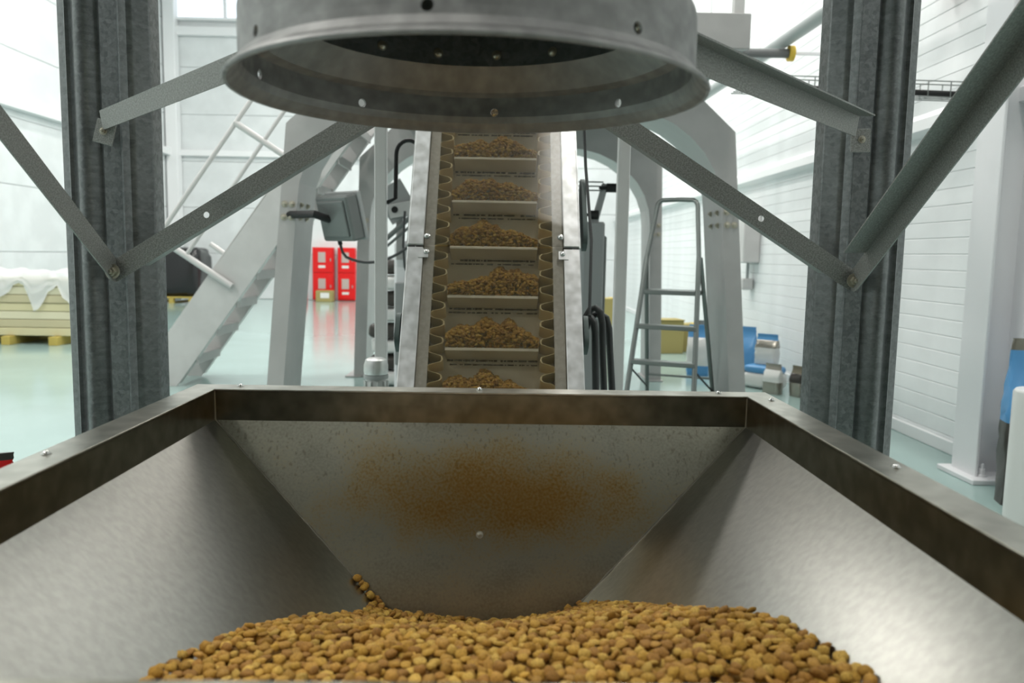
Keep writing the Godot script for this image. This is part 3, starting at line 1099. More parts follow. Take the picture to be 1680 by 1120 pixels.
# ---------- platform and stairs ----------
func portal_poly(half: float, lean: float, bend: float, top: float, w: float, cx: float, arch_y: float) -> PackedVector2Array:
	var q := PackedVector2Array()
	var at := func(y: float) -> float: return half - lean * y
	q.append(Vector2(cx - half, 0))
	q.append(Vector2(cx - at.call(bend), bend))
	q.append(Vector2(cx - at.call(bend) + (top - bend) * 1.1, top))
	q.append(Vector2(cx + at.call(bend) - (top - bend) * 1.1, top))
	q.append(Vector2(cx + at.call(bend), bend))
	q.append(Vector2(cx + half, 0))
	q.append(Vector2(cx + half - w, 0))
	var inner: float = at.call(1.45) - w
	var r := arch_y - 1.45
	q.append(Vector2(cx + inner, 1.45))
	for k in range(1, 9):
		var a := PI / 2 * k / 8
		q.append(Vector2(cx + inner - r * 1.15 * (1 - cos(a)), 1.45 + r * sin(a)))
	for k in range(7, -1, -1):
		var a := PI / 2 * k / 8
		q.append(Vector2(cx - inner + r * 1.15 * (1 - cos(a)), 1.45 + r * sin(a)))
	q.append(Vector2(cx - half + w, 0))
	return q


func platform() -> void:
	var t := thing("platform", "grey painted steel platform on arched portal legs behind the conveyor", "platform", Vector3(0.06, 0, -6.2))
	var o3 := -t.position
	var front := portal_poly(1.555, 0.087, 1.93, 2.36, 0.105, 0.06, 2.08)
	obj("portal_frame", Geo.new().prism(front, Transform3D(Basis(), o3 + Vector3(0, 0, -5.46)), 0.46).done(12), M.paint_grey, t)
	var back := portal_poly(1.43, 0.03, 2.0, 2.36, 0.11, 0.09, 2.12)
	obj("portal_frame", Geo.new().prism(back, Transform3D(Basis(), o3 + Vector3(0, 0, -7.75)), 0.45).done(12), M.paint_grey, t)
	obj("deck", bx(o3 + Vector3(0.24, 2.44, -6.3), Vector3(2.36, 0.16, 3.1), 0.01), M.paint_deck, t)
	for z in [-4.76, -7.84]:
		for x in [-0.9, 0.24, 1.36]:
			obj("rail_post", bx(o3 + Vector3(x, 3.05, z), Vector3(0.06, 1.1, 0.06), 0.004), M.paint_light, t)
		obj("hand_rail", bx(o3 + Vector3(0.24, 3.6, z), Vector3(2.4, 0.05, 0.06), 0.005), M.paint_light, t)
	obj("edge_beam", bx(o3 + Vector3(0.24, 2.45, -4.72), Vector3(2.36, 0.2, 0.05), 0.005), M.paint_grey, t)
	var hb := hex_bolt(0.014, 0.016)
	for s in [-1.0, 1.0]:
		for y in [1.36, 1.44]:
			for k in 2:
				var half: float = 1.555 - 0.087 * y
				var bo := obj("bolt", hb, M.bolt, t)
				bo.position = o3 + Vector3(0.06 + s * (half - 0.03 - 0.045 * k), y, -5.0)
				bo.rotation.x = PI / 2
				var bi := obj("bolt", hb, M.bolt, t)
				bi.position = o3 + Vector3(0.06 + s * (half - 0.105), y, -5.1 - 0.16 * k)
				bi.rotation.z = s * PI / 2
			for k in 2:
				var bk := obj("bolt", hb, M.bolt, t)
				bk.position = o3 + Vector3(0.09 + s * (1.43 - 0.03 * y - 0.03 - 0.05 * k), y, -7.3)
				bk.rotation.x = PI / 2
	for s in [-1.0, 1.0]:
		for q in [[1.52, -5.23], [1.4, -7.52]]:
			obj("foot_plate", bx(o3 + Vector3(0.06 + s * q[0], 0.006, q[1]), Vector3(0.15, 0.012, 0.5), 0.003), M.paint_grey, t)


func stairs() -> void:
	var t := thing("staircase", "grey steel staircase with tube handrails climbing to the platform", "staircase", Vector3(-2.2, 0, -6.9))
	var o3 := -t.position
	var dir := Vector3(1, 1.4, 0).normalized()
	var nrm := Vector3(-1.4, 1, 0).normalized()
	for z in [-6.66, -7.22]:
		# channel stringer: web and two flanges, cut level at the floor
		var web := PackedVector2Array([Vector2(-2.715, 0.0), Vector2(-1.03, 2.36), Vector2(-1.03 - 0.36, 2.36), Vector2(-2.715 - 0.335, 0.06), Vector2(-3.0, 0.0)])
		var st := obj("stringer", Geo.new().prism(web, Transform3D(Basis(), o3 + Vector3(0, 0, z - 0.006)), 0.012).done(), M.paint_light, t)
		for q in [[Vector3(-2.715, 0.0, 0), 0.0], [Vector3(-3.05, 0.06, 0), 0.0]]:
			var a: Vector3 = q[0] + Vector3(0, 0, z - 0.03)
			var b := a + dir * 2.8
			obj("flange", bar(o3 + a + dir * 0.03, o3 + b, 0.01, 0.07, 0.002), M.paint_light, st)
	for k in 9:
		var y := 0.25 + 0.24 * k
		var x := -2.715 - 0.12 + y / 1.4
		var g := Geo.new().box(o3 + Vector3(x, y, -6.94), Vector3(0.24, 0.03, 0.54), 0.003)
		g.box(o3 + Vector3(x + 0.115, y - 0.025, -6.94), Vector3(0.012, 0.07, 0.54))
		obj("tread", g.done(), M.paint_grey, t)
	for z in [-6.62, -7.26]:
		var a0 := Vector3(-2.76, 1.33, z)
		var rail := [Vector3(-2.86, 1.13, z), Vector3(-2.85, 1.22, z), a0, Vector3(-1.85, 2.62, z)]
		for i in rail.size(): rail[i] += o3
		if z < -7.0:
			obj("rail_post", Geo.new().tube([o3 + Vector3(-2.62, 1.2, z), o3 + Vector3(-2.3, 0.98, z)], 0.024, 12).done(50), M.paint_light, t)
			continue
		obj("hand_rail", Geo.new().tube(rail, 0.019, 10).done(50), M.paint_light, t)
		obj("mid_rail", Geo.new().tube([o3 + Vector3(-2.585, 1.11, z), o3 + Vector3(-1.6, 2.52, z)], 0.016, 10).done(50), M.paint_light, t)
		for q in [[Vector3(-2.72, 1.18, z), Vector3(-2.22, 0.85, z)], [Vector3(-2.17, 2.18, z), Vector3(-1.5, 1.75, z)]]:
			obj("rail_post", Geo.new().tube([o3 + q[0], o3 + q[1]], 0.026, 12).done(50), M.paint_light, t)


# ---------- packing machine, panel, motor, hoses ----------
func sag(a: Vector3, b: Vector3, drop: float, n := 12) -> Array:
	var out := []
	for i in n + 1:
		var s := i / float(n)
		out.append(a.lerp(b, s) + Vector3(0, -drop * 4 * s * (1 - s), 0))
	return out


func machine() -> void:
	var t := thing("packing_machine", "white and grey packing machine under the platform behind the conveyor", "machine", Vector3(0, 0, -6.2))
	var o3 := -t.position
	obj("cabinet", bx(Vector3(-0.12, 0.66, -0.05), Vector3(1.34, 1.16, 0.6), 0.02), M.white_paint, t)
	obj("plinth", bx(Vector3(-0.12, 0.05, -0.05), Vector3(1.2, 0.1, 0.5), 0.01), M.black, t)
	var dr := obj("door", bx(Vector3(-0.66, 0.62, 0.262), Vector3(0.24, 0.62, 0.02), 0.006), M.machine_grey, t)
	obj("handle", Geo.new().tube([Vector3(-0.68, 0.87, 0.275), Vector3(-0.68, 0.87, 0.31), Vector3(-0.68, 0.69, 0.31), Vector3(-0.68, 0.69, 0.275)], 0.011, 8).done(30), M.black, dr, "black bow handle")
	obj("column", bx(Vector3(0.68, 0.7, 0.3), Vector3(0.16, 1.4, 0.2), 0.012), M.machine_grey, t)
	obj("column_cover", bx(Vector3(0.755, 0.75, 0.26), Vector3(0.05, 1.1, 0.22), 0.01), M.panel_grey, t)
	# tilted guide plates on the left with a dark bore
	var ba := Basis(Vector3.BACK, 0.55)
	obj("guide_plate", bx(Vector3(-0.76, 1.52, 0.36), Vector3(0.22, 0.26, 0.012), 0.003, ba), M.machine_grey, t)
	obj("guide_arm", bx(Vector3(-0.68, 1.47, 0.39), Vector3(0.26, 0.1, 0.012), 0.003, Basis(Vector3.BACK, 0.2)), M.paint_light, t)
	obj("bore", Geo.new().tube([Vector3(-0.765, 1.46, 0.39), Vector3(-0.765, 1.46, 0.402)], 0.024, 14).done(40), M.black, t)
	obj("guide_post", bx(Vector3(-0.74, 1.3, 0.3), Vector3(0.05, 0.4, 0.05), 0.004), M.paint_grey, t)
	obj("link_rod", Geo.new().tube([Vector3(-0.86, 1.22, 0.4), Vector3(-0.55, 1.5, 0.4)], 0.018, 8).done(40), M.panel_grey, t)
	obj("link_rod", Geo.new().tube([Vector3(-0.86, 1.16, 0.42), Vector3(-0.55, 1.43, 0.42)], 0.01, 8).done(40), M.panel_grey, t)
	# film arm on the right with two black hand knobs
	obj("arm", bx(Vector3(0.72, 1.53, 0.36), Vector3(0.05, 0.3, 0.03), 0.008, Basis(Vector3.BACK, -0.25)), M.machine_grey, t)
	for y in [1.655, 1.685, 1.625]:
		obj("rod", Geo.new().tube([Vector3(0.56, y, 0.38), Vector3(0.74, y, 0.38)], 0.006, 6).done(40), M.panel_grey, t)
	for q in [Vector3(0.80, 1.645, 0.38), Vector3(0.675, 1.45, 0.38)]:
		obj("knob", Geo.new().tube([q + Vector3(-0.035, 0, 0), q + Vector3(0.035, 0, 0)], 0.033, 14).done(40), M.black, t)
		obj("knob_shaft", Geo.new().tube([q + Vector3(-0.09, 0, 0), q + Vector3(-0.03, 0, 0)], 0.012, 8).done(40), M.black, t)
	obj("arm_mount", bx(Vector3(0.69, 1.41, 0.33), Vector3(0.06, 0.1, 0.06), 0.006), M.machine_grey, t)
	# screen box held on the left portal leg
	var p := thing("control_panel", "grey boxy control panel on a bracket at the left portal leg", "control panel", Vector3(-0.99, 1.36, -4.95), 2.44)
	var tilt := Basis(Vector3.RIGHT, -0.26)
	obj("housing", bx(Vector3(0, 0, 0), Vector3(0.30, 0.28, 0.09), 0.012, tilt), M.panel_grey, p)
	obj("front_frame", bx(tilt * Vector3(0, 0, 0.057), Vector3(0.32, 0.30, 0.026), 0.006, tilt), M.machine_grey, p)
	obj("rear_cover", bx(tilt * Vector3(0, 0, -0.05), Vector3(0.24, 0.22, 0.014), 0.005, tilt), M.panel_grey, p)
	obj("gland", Geo.new().tube([tilt * Vector3(0.05, -0.135, 0), tilt * Vector3(0.05, -0.17, 0)], 0.014, 10).done(40), M.black, p)
	var back := p.transform.affine_inverse()
	obj("bracket", Geo.new().tube([tilt * Vector3(0.04, 0.0, -0.05), back * Vector3(-1.13, 1.375, -4.87), back * Vector3(-1.2, 1.375, -4.93), back * Vector3(-1.335, 1.375, -5.03)], 0.024, 10).done(50), M.black, p)
	var ca := obj("panel_cable", Geo.new().tube([p.transform * (tilt * Vector3(0.05, -0.172, 0)), p.transform * (tilt * Vector3(0.05, -0.19, 0)), p.transform * (tilt * Vector3(0.045, -0.22, 0))] + sag(p.transform * (tilt * Vector3(0.02, -0.25, 0)), Vector3(-0.52, 1.24, -5.0), 0.08), 0.009, 8).done(50), M.hose)
	tag(ca, "thin grey cable sagging from the control panel towards the conveyor", "cable")
	var lp := [Vector3(-0.482, 1.36, -3.4), Vector3(-0.445, 1.38, -3.4)]
	for k in 13:
		var a := PI * k / 12
		lp.append(Vector3(-0.39 - 0.052 * cos(a), 1.56 + 0.06 * sin(a), -3.4))
	lp.append(Vector3(-0.325, 1.5, -3.35))
	var hl := obj("cable_loop", Geo.new().tube(lp, 0.009, 8).done(50), M.black)
	tag(hl, "black cable bent in a hairpin beside the upper conveyor rail", "cable")
	var h2 := obj("cable_loop", Geo.new().tube([Vector3(-0.62, 1.42, -5.2), Vector3(-0.63, 1.2, -5.2), Vector3(-0.62, 1.06, -5.2), Vector3(-0.59, 0.98, -5.2), Vector3(-0.555, 0.97, -5.2), Vector3(-0.525, 1.03, -5.2), Vector3(-0.52, 1.2, -5.2), Vector3(-0.53, 1.42, -5.2)], 0.008, 8).done(50), M.hose)
	tag(h2, "thin dark cable hanging in a U beside the lower conveyor rail", "cable")
	for q in [[0.004, 0.0, "thick black hose hanging beside the conveyor tail"], [0.030, 0.03, "second black hose hanging behind the first by the conveyor tail"], [0.056, 0.01, "outermost black hose hanging beside the conveyor tail"]]:
		var hz := obj("hose", Geo.new().tube([Vector3(0.268, 0.93 + q[1], -2.42 - q[0]), Vector3(0.273 + q[0] * 0.3, 0.955 + q[1], -2.42 - q[0]), Vector3(0.280 + q[0] * 0.6, 0.962 + q[1], -2.41 - q[0]), Vector3(0.286 + q[0] * 0.85, 0.95 + q[1], -2.4 - q[0]), Vector3(0.290 + q[0] * 0.95, 0.92 + q[1] * 0.8, -2.4 - q[0]), Vector3(0.292 + q[0], 0.86, -2.4 - q[0]), Vector3(0.30 + q[0] * 1.2, 0.6, -2.38 - q[0]), Vector3(0.32 + q[0] * 1.5, 0.011, -2.36 - q[0])], 0.011, 10).done(50), M.hose)
		tag(hz, q[2], "hose", "hoses beside the conveyor tail")
	var rod := obj("cable", Geo.new().tube([Vector3(0.262, 1.62, -2.62), Vector3(0.274, 1.44, -2.62), Vector3(0.286, 1.2, -2.5), Vector3(0.275, 0.97, -2.4)], 0.005, 8).done(50), M.hose)
	tag(rod, "thin grey cable running down beside the right conveyor rail", "cable")
	# upright gear motor in front of the left support leg
	var m := thing("gear_motor", "small silver upright motor with ribbed cap beside the conveyor tail", "motor", Vector3(-0.466, 0, -3.0))
	obj("cap", Geo.new().lathe([Vector2(0.044, 0.69), Vector2(0.046, 0.70), Vector2(0.046, 0.725), Vector2(0.04, 0.745), Vector2(0.028, 0.752), Vector2(0.0005, 0.754)], 28).done(40), M.alu, m)
	obj("collar", Geo.new().lathe([Vector2(0.038, 0.672), Vector2(0.047, 0.674), Vector2(0.047, 0.688), Vector2(0.038, 0.69)], 28).done(30), M.machine_grey, m)
	var body := obj("body", Geo.new().lathe([Vector2(0.038, 0.45), Vector2(0.04, 0.46), Vector2(0.04, 0.66), Vector2(0.036, 0.675)], 28).done(30), M.paint_light, m)
	for k in 10:
		var a := TAU * k / 10
		obj("fin", bx(Vector3(cos(a) * 0.043, 0.57, sin(a) * 0.043), Vector3(0.01, 0.19, 0.006), 0.001, Basis(Vector3.UP, -a)), M.alu, body)
	obj("gear_box", bx(Vector3(0, 0.38, 0), Vector3(0.12, 0.14, 0.12), 0.015), M.alu, m)
	obj("stand", bx(Vector3(0, 0.155, 0), Vector3(0.08, 0.31, 0.08), 0.006), M.paint_grey, m)


# ---------- step ladder ----------
func ladder() -> void:
	var t := thing("step_ladder", "grey aluminium step ladder with a high hoop handrail", "ladder", Vector3(1.08, 0, -5.0), -0.42)
	var fr := []
	var re := []
	for s in [-1.0, 1.0]:
		# front rail leans back; foot at z +0.28, hoop at the top
		fr.append([Vector3(s * 0.225, 0.0, 0.28), Vector3(s * 0.165, 1.15, -0.03), Vector3(s * 0.135, 1.42, -0.1)])
		re.append([Vector3(s * 0.24, 0.0, -0.52), Vector3(s * 0.172, 1.15, -0.05)])
	var hoop := [fr[0][1], fr[0][2]]
	for k in 9:
		var a := PI - PI * k / 8
		hoop.append(Vector3(cos(a) * 0.05 + (-0.08 if k < 4 else 0.08 if k > 4 else 0.0), 1.47 + sin(a) * 0.05, -0.115 - 0.014 * sin(a)))
	hoop.append(fr[1][2]); hoop.append(fr[1][1])
	obj("hoop_rail", Geo.new().tube(hoop, 0.0145, 10).done(50), M.ladder, t)
	for k in 2:
		obj("front_rail", Geo.new().tube([fr[k][0], fr[k][1]], 0.016, 10).done(50), M.ladder, t)
		obj("rear_leg", Geo.new().tube([re[k][0], re[k][1]], 0.014, 10).done(50), M.ladder, t)
		obj("stay", Geo.new().tube([fr[k][0].lerp(fr[k][1], 0.4), re[k][0].lerp(re[k][1], 0.22)], 0.006, 8).done(50), M.black, t)
		for q in [fr[k][0], re[k][0]]:
			obj("foot_cap", bx(q + Vector3(0, 0.012, 0), Vector3(0.042, 0.024, 0.042), 0.004), M.black, t)
	for y in [0.29, 0.495, 0.715]:
		var s: float = y / 1.15
		var a: Vector3 = fr[0][0].lerp(fr[0][1], s)
		var b: Vector3 = fr[1][0].lerp(fr[1][1], s)
		obj("tread", bx((a + b) / 2 + Vector3(0, 0, -0.02), Vector3(b.x - a.x, 0.028, 0.09), 0.004), M.ladder, t)
	obj("top_platform", bx(Vector3(0, 0.93, -0.1), Vector3(0.36, 0.028, 0.26), 0.004), M.ladder, t)
	obj("rear_bar", Geo.new().tube([re[0][0].lerp(re[0][1], 0.3), re[1][0].lerp(re[1][1], 0.3)], 0.008, 8).done(50), M.ladder, t)


# ---------- things on the right wall ----------
func wall_fittings() -> void:
	var c := thing("steel_column", "white steel H column with bolted base plate against the ribbed wall", "column", Vector3(2.63, 0, -4.16))
	obj("flange", bx(Vector3(-0.095, 4.25, 0), Vector3(0.016, 8.48, 0.22), 0.003), M.white_paint, c)
	obj("flange", bx(Vector3(0.095, 4.25, 0), Vector3(0.016, 8.48, 0.22), 0.003), M.white_paint, c)
	obj("web", bx(Vector3(0, 4.25, 0), Vector3(0.18, 8.48, 0.012)), M.white_paint, c)
	obj("base_plate", bx(Vector3(-0.02, 0.014, 0.01), Vector3(0.27, 0.028, 0.34), 0.004), M.white_paint, c)
	for q in [Vector2(-0.06, 0.1), Vector2(0.05, 0.1), Vector2(0.0, -0.1)]:
		obj("anchor_bolt", hex_bolt(0.016, 0.05), M.white_paint, c).position = Vector3(q.x, 0.028, q.y)
	var tr := thing("cable_tray", "wire mesh cable tray crossing high from the platform to the wall", "cable tray", Vector3(2.1, 2.1, -4.6))
	for q in [Vector2(0, 0), Vector2(0.09, 0), Vector2(0, 0.09), Vector2(0.09, 0.09), Vector2(0.045, 0)]:
		obj("long_wire", Geo.new().tube([Vector3(-0.78, q.y, -q.x), Vector3(0.64, q.y - 0.02, -q.x)], 0.0035, 6).done(50), M.ladder, tr)
	var u := Geo.new().tube([Vector3(0, 0.09, 0), Vector3(0, 0, 0), Vector3(0, 0, -0.09), Vector3(0, 0.09, -0.09)], 0.003, 6).done()
	for k in 11:
		obj("cross_wire", u, M.ladder, tr).position = Vector3(-0.72 + 0.13 * k, -0.0018 * k, 0)
	var cb := obj("cable_bundle", Geo.new().tube([Vector3(1.34, 2.132, -4.64), Vector3(1.7, 2.127, -4.645), Vector3(2.2, 2.12, -4.64), Vector3(2.6, 2.112, -4.645), Vector3(2.68, 2.10, -4.62)], 0.017, 10).done(50), M.black)
	tag(cb, "black cable bundle lying in the wire mesh tray", "cable")
	var co := obj("cable_end", Geo.new().tube([Vector3(2.62, 2.098, -4.59), Vector3(2.72, 2.075, -4.57)], 0.02, 10).done(50), M.black)
	tag(co, "short black cable end beside the wall end of the tray", "cable")
	var pp := thing("ceiling_pipe", "thick light grey pipe running overhead along the ribbed wall", "pipe", Vector3(2.2, 2.86, -5.5))
	obj("tube", Geo.new().tube([Vector3(0, 0.08, -4.5), Vector3(0, -0.08, 2.4)], 0.055, 18).done(50), M.pipe, pp)
	for z in [-3.2, 0.6]:
		obj("hanger", Geo.new().tube([Vector3(0, 0.05, z), Vector3(0, 4.6, z)], 0.006, 6).done(50), M.pipe, pp)
	var lt := obj("coupling", Geo.new().tube([Vector3(0, -0.03, 0.42), Vector3(0, -0.035, 0.6)], 0.066, 18).done(50), M.pipe_dark, pp)
	var sp := thing("pipe_stub", "short dark grey pipe stub with a yellow end flange at the wall", "pipe", Vector3(2.0, 2.76, -6.4))
	obj("tube", Geo.new().tube([Vector3(-0.25, -0.005, 0), Vector3(0.26, 0, 0)], 0.035, 14).done(50), M.pipe_dark, sp)
	obj("flange", Geo.new().tube([Vector3(0.24, 0, 0), Vector3(0.28, 0, 0)], 0.06, 18).done(50), M.yellow, sp)
	obj("bracket", bx(Vector3(0.51, 0, 0), Vector3(0.48, 0.02, 0.03)), M.white_paint, sp)
	var eb := thing("electrical_box", "grey wall box with a conduit leading down to a socket", "electrical box", Vector3(2.66, 1.38, -8.6))
	obj("box", bx(Vector3(0, 0, 0), Vector3(0.18, 0.54, 0.42), 0.012), M.paint_light, eb)
	obj("conduit", Geo.new().tube([Vector3(0.03, -0.27, 0), Vector3(0.03, -0.46, 0)], 0.016, 8).done(50), M.pipe, eb)
	obj("socket", bx(Vector3(0.02, -0.5, 0), Vector3(0.12, 0.12, 0.14), 0.01), M.paint_light, eb)
	var pl := thing("orange_panel", "orange marked panel end under the overhead pipe", "panel", Vector3(2.62, 2.86, -4.95))
	obj("plate", bx(Vector3(0, 0, 0), Vector3(0.25, 0.035, 0.2), 0.004), M.orange, pl)
	obj("plate_top", bx(Vector3(0, 0.05, 0), Vector3(0.25, 0.06, 0.2), 0.004), M.pipe_dark, pl)


# ---------- stored goods ----------
func bag_part(w: float, d: float, h0: float, h1: float, h: float, s: int) -> ArrayMesh:
	# a stretch of a pouch bag that swells low and is pinched flat at the top
	var f := FastNoiseLite.new(); f.seed = s; f.frequency = 6.0
	var rings := []
	var n := 28
	for i in 9:
		var y := lerpf(h0, h1, i / 8.0)
		var q := y / h
		var depth := d * (0.94 + 0.12 * sin(PI * min(q * 1.3, 1.0))) * (1.0 - smoothstep(0.55, 0.93, q) * 0.93)
		var wide := w * (0.97 + 0.05 * sin(PI * q)) * (1.0 - 0.06 * smoothstep(0.6, 1.0, q))
		var ring := PackedVector3Array()
		for k in n:
			var a := -TAU * k / n
			var c := Vector2(signf(cos(a)) * pow(abs(cos(a)), 0.45), signf(sin(a)) * pow(abs(sin(a)), 0.45))
			var p := Vector3(c.x * wide / 2, y, c.y * depth / 2)
			var bump := 1.0 + 0.10 * f.get_noise_3d(p.x * 3, y * 3, c.y * 0.5)
			ring.append(Vector3(p.x * bump, y, p.z * bump))
		rings.append(ring)
	return Geo.new().loft(rings).done(60)


func bag(called: String, label: String, at: Vector3, turn: float, w: float, h: float, d: float, mats: Array, cuts: Array, group := "", lean := 0.0) -> Node3D:
	var t := thing(called, label, "bag", at, turn, group)
	t.rotation.x = lean
	var names := ["body", "printed_band", "top_seal"]
	var c := [0.0] + cuts + [1.0]
	for k in mats.size():
		obj(names[min(k, 2)], bag_part(w, d, h * c[k], h * c[k + 1], h, int(at.x * 90 + at.z * 31)), mats[k], t)
	return t


func crumpled(size: Vector3, s: int, amp: float, sq := 0.35) -> ArrayMesh:
	var f := FastNoiseLite.new(); f.seed = s; f.frequency = 1.6; f.fractal_octaves = 4
	var rings := []
	for i in 17:
		var a := PI * i / 16 - PI / 2
		var ring := PackedVector3Array()
		for k in 40:
			var b := -TAU * k / 40
			var d := Vector3(cos(a) * cos(b), sin(a), cos(a) * sin(b))
			var q := Vector3(signf(d.x) * pow(abs(d.x), sq), signf(d.y) * pow(abs(d.y), sq), signf(d.z) * pow(abs(d.z), sq))
			q *= 1.0 + amp * f.get_noise_3dv(q * size)
			ring.append(Vector3(q.x * size.x / 2, (q.y + 1.0) * size.y / 2, q.z * size.z / 2))
		rings.append(ring)
	return Geo.new().loft(rings).done(50)


func storage() -> void:
	# bags along the foot of the ribbed wall
	var gb := "filled bags along the foot of the ribbed wall"
	bag("food_bag", "large blue and white bag standing tallest of the bags at the wall", Vector3(2.42, 0.215, -7.05), -0.7, 0.2, 0.27, 0.13, [M.bag_white, M.bag_silver, M.bag_blue], [0.55, 0.8], gb)
	var lb := thing("food_bag", "plump blue and white bag lying under the tallest bag", "bag", Vector3(2.4, 0, -7.02), -0.8, gb)
	obj("body", crumpled(Vector3(0.36, 0.15, 0.24), 71, 0.06, 0.5), M.bag_white, lb)
	obj("printed_band", crumpled(Vector3(0.35, 0.08, 0.235), 72, 0.05, 0.6), M.bag_blue, lb).position.y = 0.13
	bag("food_bag", "blue bag leaning behind the tallest bag at the wall", Vector3(2.28, 0, -7.4), -0.5, 0.28, 0.52, 0.16, [M.bag_dark, M.bag_blue, M.bag_blue], [0.2, 0.8], gb, -0.12)
	bag("food_bag", "blue bag with pale middle standing beside the portal leg", Vector3(1.98, 0, -7.75), -0.4, 0.22, 0.5, 0.15, [M.bag_blue, M.bag_white, M.bag_blue], [0.2, 0.75], gb)
	bag("food_bag", "white and silver small bag in front of the blue bags", Vector3(2.37, 0, -6.72), -0.9, 0.16, 0.26, 0.1, [M.bag_silver, M.bag_white, M.bag_silver], [0.4, 0.8], gb)
	bag("food_bag", "narrow silver bag between the small white bag and the brown bag", Vector3(2.54, 0, -6.6), -1.1, 0.13, 0.26, 0.09, [M.bag_silver, M.bag_dark, M.bag_brown], [0.45, 0.75], gb)
	bag("food_bag", "small crumpled white and brown bag at the end of the row", Vector3(2.56, 0, -6.32), -0.9, 0.17, 0.21, 0.1, [M.bag_brown, M.bag_white, M.bag_brown], [0.45, 0.75], gb)
	bag("food_bag", "small dark bag slumped behind the last white bag of the row", Vector3(2.68, 0, -6.15), -1.2, 0.14, 0.17, 0.08, [M.bag_brown, M.bag_dark, M.bag_dark], [0.45, 0.75], gb)
	bag("food_bag", "white bag with blue top seen between ladder and portal leg", Vector3(2.2, 0, -8.3), -0.3, 0.2, 0.5, 0.14, [M.bag_blue, M.bag_white, M.bag_silver], [0.15, 0.85], gb)
	# cartons behind the ladder
	var b1 := thing("carton", "tall tan cardboard box behind the step ladder", "box", Vector3(2.03, 0, -9.6), 0.15)
	obj("box", bx(Vector3(0, 0.2, 0), Vector3(0.36, 0.4, 0.3), 0.006), M.card, b1)
	obj("lid_flap", bx(Vector3(0, 0.405, 0.02), Vector3(0.37, 0.01, 0.3), 0.002), M.card, b1)
	var b2 := thing("carton", "low tan cardboard box beside the tall one behind the ladder", "box", Vector3(2.42, 0, -9.8), -0.1)
	obj("box", bx(Vector3(0, 0.17, 0), Vector3(0.3, 0.34, 0.3), 0.006), M.card, b2)
	obj("tape", bx(Vector3(0, 0.342, 0), Vector3(0.05, 0.003, 0.3)), M.pallet, b2)
	var b3 := thing("carton", "narrow yellowish cardboard box between conveyor and step ladder", "box", Vector3(1.5, 0, -10.6), 0.0)
	obj("box", bx(Vector3(0, 0.3, 0), Vector3(0.3, 0.6, 0.3), 0.006), M.card, b3)
	obj("tape", bx(Vector3(0, 0.602, 0), Vector3(0.05, 0.004, 0.3)), M.pallet, b3)
	# blue bag and white roll at the right edge
	bag("food_bag", "blue bag with silver top beside the H column and white roll", Vector3(2.56, 0, -3.66), -0.3, 0.28, 0.8, 0.18, [M.bag_dark, M.bag_blue, M.bag_silver], [0.5, 0.93])
	var wr := thing("film_roll", "upright white wrapped roll standing by the H column", "roll", Vector3(2.42, 0, -3.4))
	obj("roll", Geo.new().lathe([Vector2(0.0005, 0.0), Vector2(0.125, 0.0), Vector2(0.135, 0.012), Vector2(0.134, 0.585), Vector2(0.125, 0.598), Vector2(0.04, 0.6)], 40).done(40), M.bag_white, wr)
	obj("core", Geo.new().lathe([Vector2(0.04, 0.59), Vector2(0.04, 0.605), Vector2(0.034, 0.605), Vector2(0.034, 0.55), Vector2(0.0005, 0.55)], 24).done(40), M.card, wr)
	# dark bag whose corner peeks over the left rim of the hopper
	bag("food_bag", "dark bag with a red stripe standing left of the hopper", Vector3(-1.10, 0, -1.52), 0.5, 0.3, 0.736, 0.14, [M.bag_dark, M.red, M.bag_dark], [0.955, 0.98])
	# red fire cabinets at the far wall
	for k in 2:
		var x: float = [-4.16, -3.61][k]
		var w: float = [0.49, 0.41][k]
		var t := thing("fire_cabinet", ["wide red fire cabinet with a carton at its foot", "narrow red fire cabinet beside the wider one"][k], "cabinet", Vector3(x, 0, Z0 + 0.2), 0.0, "red fire cabinets at the far wall")
		obj("body", bx(Vector3(0, 0.63, -0.08), Vector3(w, 1.24, 0.2), 0.01), M.red, t)
		for y in [0.34, 0.96]:
			var d := obj("door", bx(Vector3(0, y, 0.03), Vector3(w - 0.03, 0.58, 0.02), 0.005), M.red, t)
			obj("pane", bx(Vector3(-0.02, y + 0.06, 0.043), Vector3(0.17, 0.24, 0.008)), M.glass_dull, d)
			obj("handle", bx(Vector3(w / 2 - 0.06, y, 0.05), Vector3(0.02, 0.07, 0.02), 0.003), M.machine_grey, d)
			obj("nameplate", bx(Vector3(-0.02, y - 0.16, 0.042), Vector3(0.16, 0.06, 0.004)), M.bag_white, d)
	var b4 := thing("carton", "small tan carton with white label at the red cabinet", "box", Vector3(-4.03, 0, Z0 + 0.6))
	obj("box", bx(Vector3(0, 0.13, 0), Vector3(0.38, 0.26, 0.26), 0.006), M.card, b4)
	obj("paper_label", bx(Vector3(0.02, 0.15, 0.132), Vector3(0.2, 0.12, 0.004)), M.bag_white, b4)
	var ex := thing("fire_extinguisher", "small red extinguisher on the floor left of the cabinets", "extinguisher", Vector3(-4.52, 0, Z0 + 0.5))
	obj("cylinder", Geo.new().lathe([Vector2(0.0005, 0), Vector2(0.06, 0), Vector2(0.065, 0.01), Vector2(0.065, 0.2), Vector2(0.03, 0.25), Vector2(0.02, 0.27)], 20).done(40), M.red, ex)
	obj("valve", bx(Vector3(0, 0.28, 0), Vector3(0.08, 0.03, 0.03), 0.004), M.black, ex)
	# stack of boards on bearers under torn plastic film
	var ts := thing("board_stack", "stack of pale wooden boards on yellow bearers under plastic film", "timber", Vector3(-5.75, 0, -9.75))
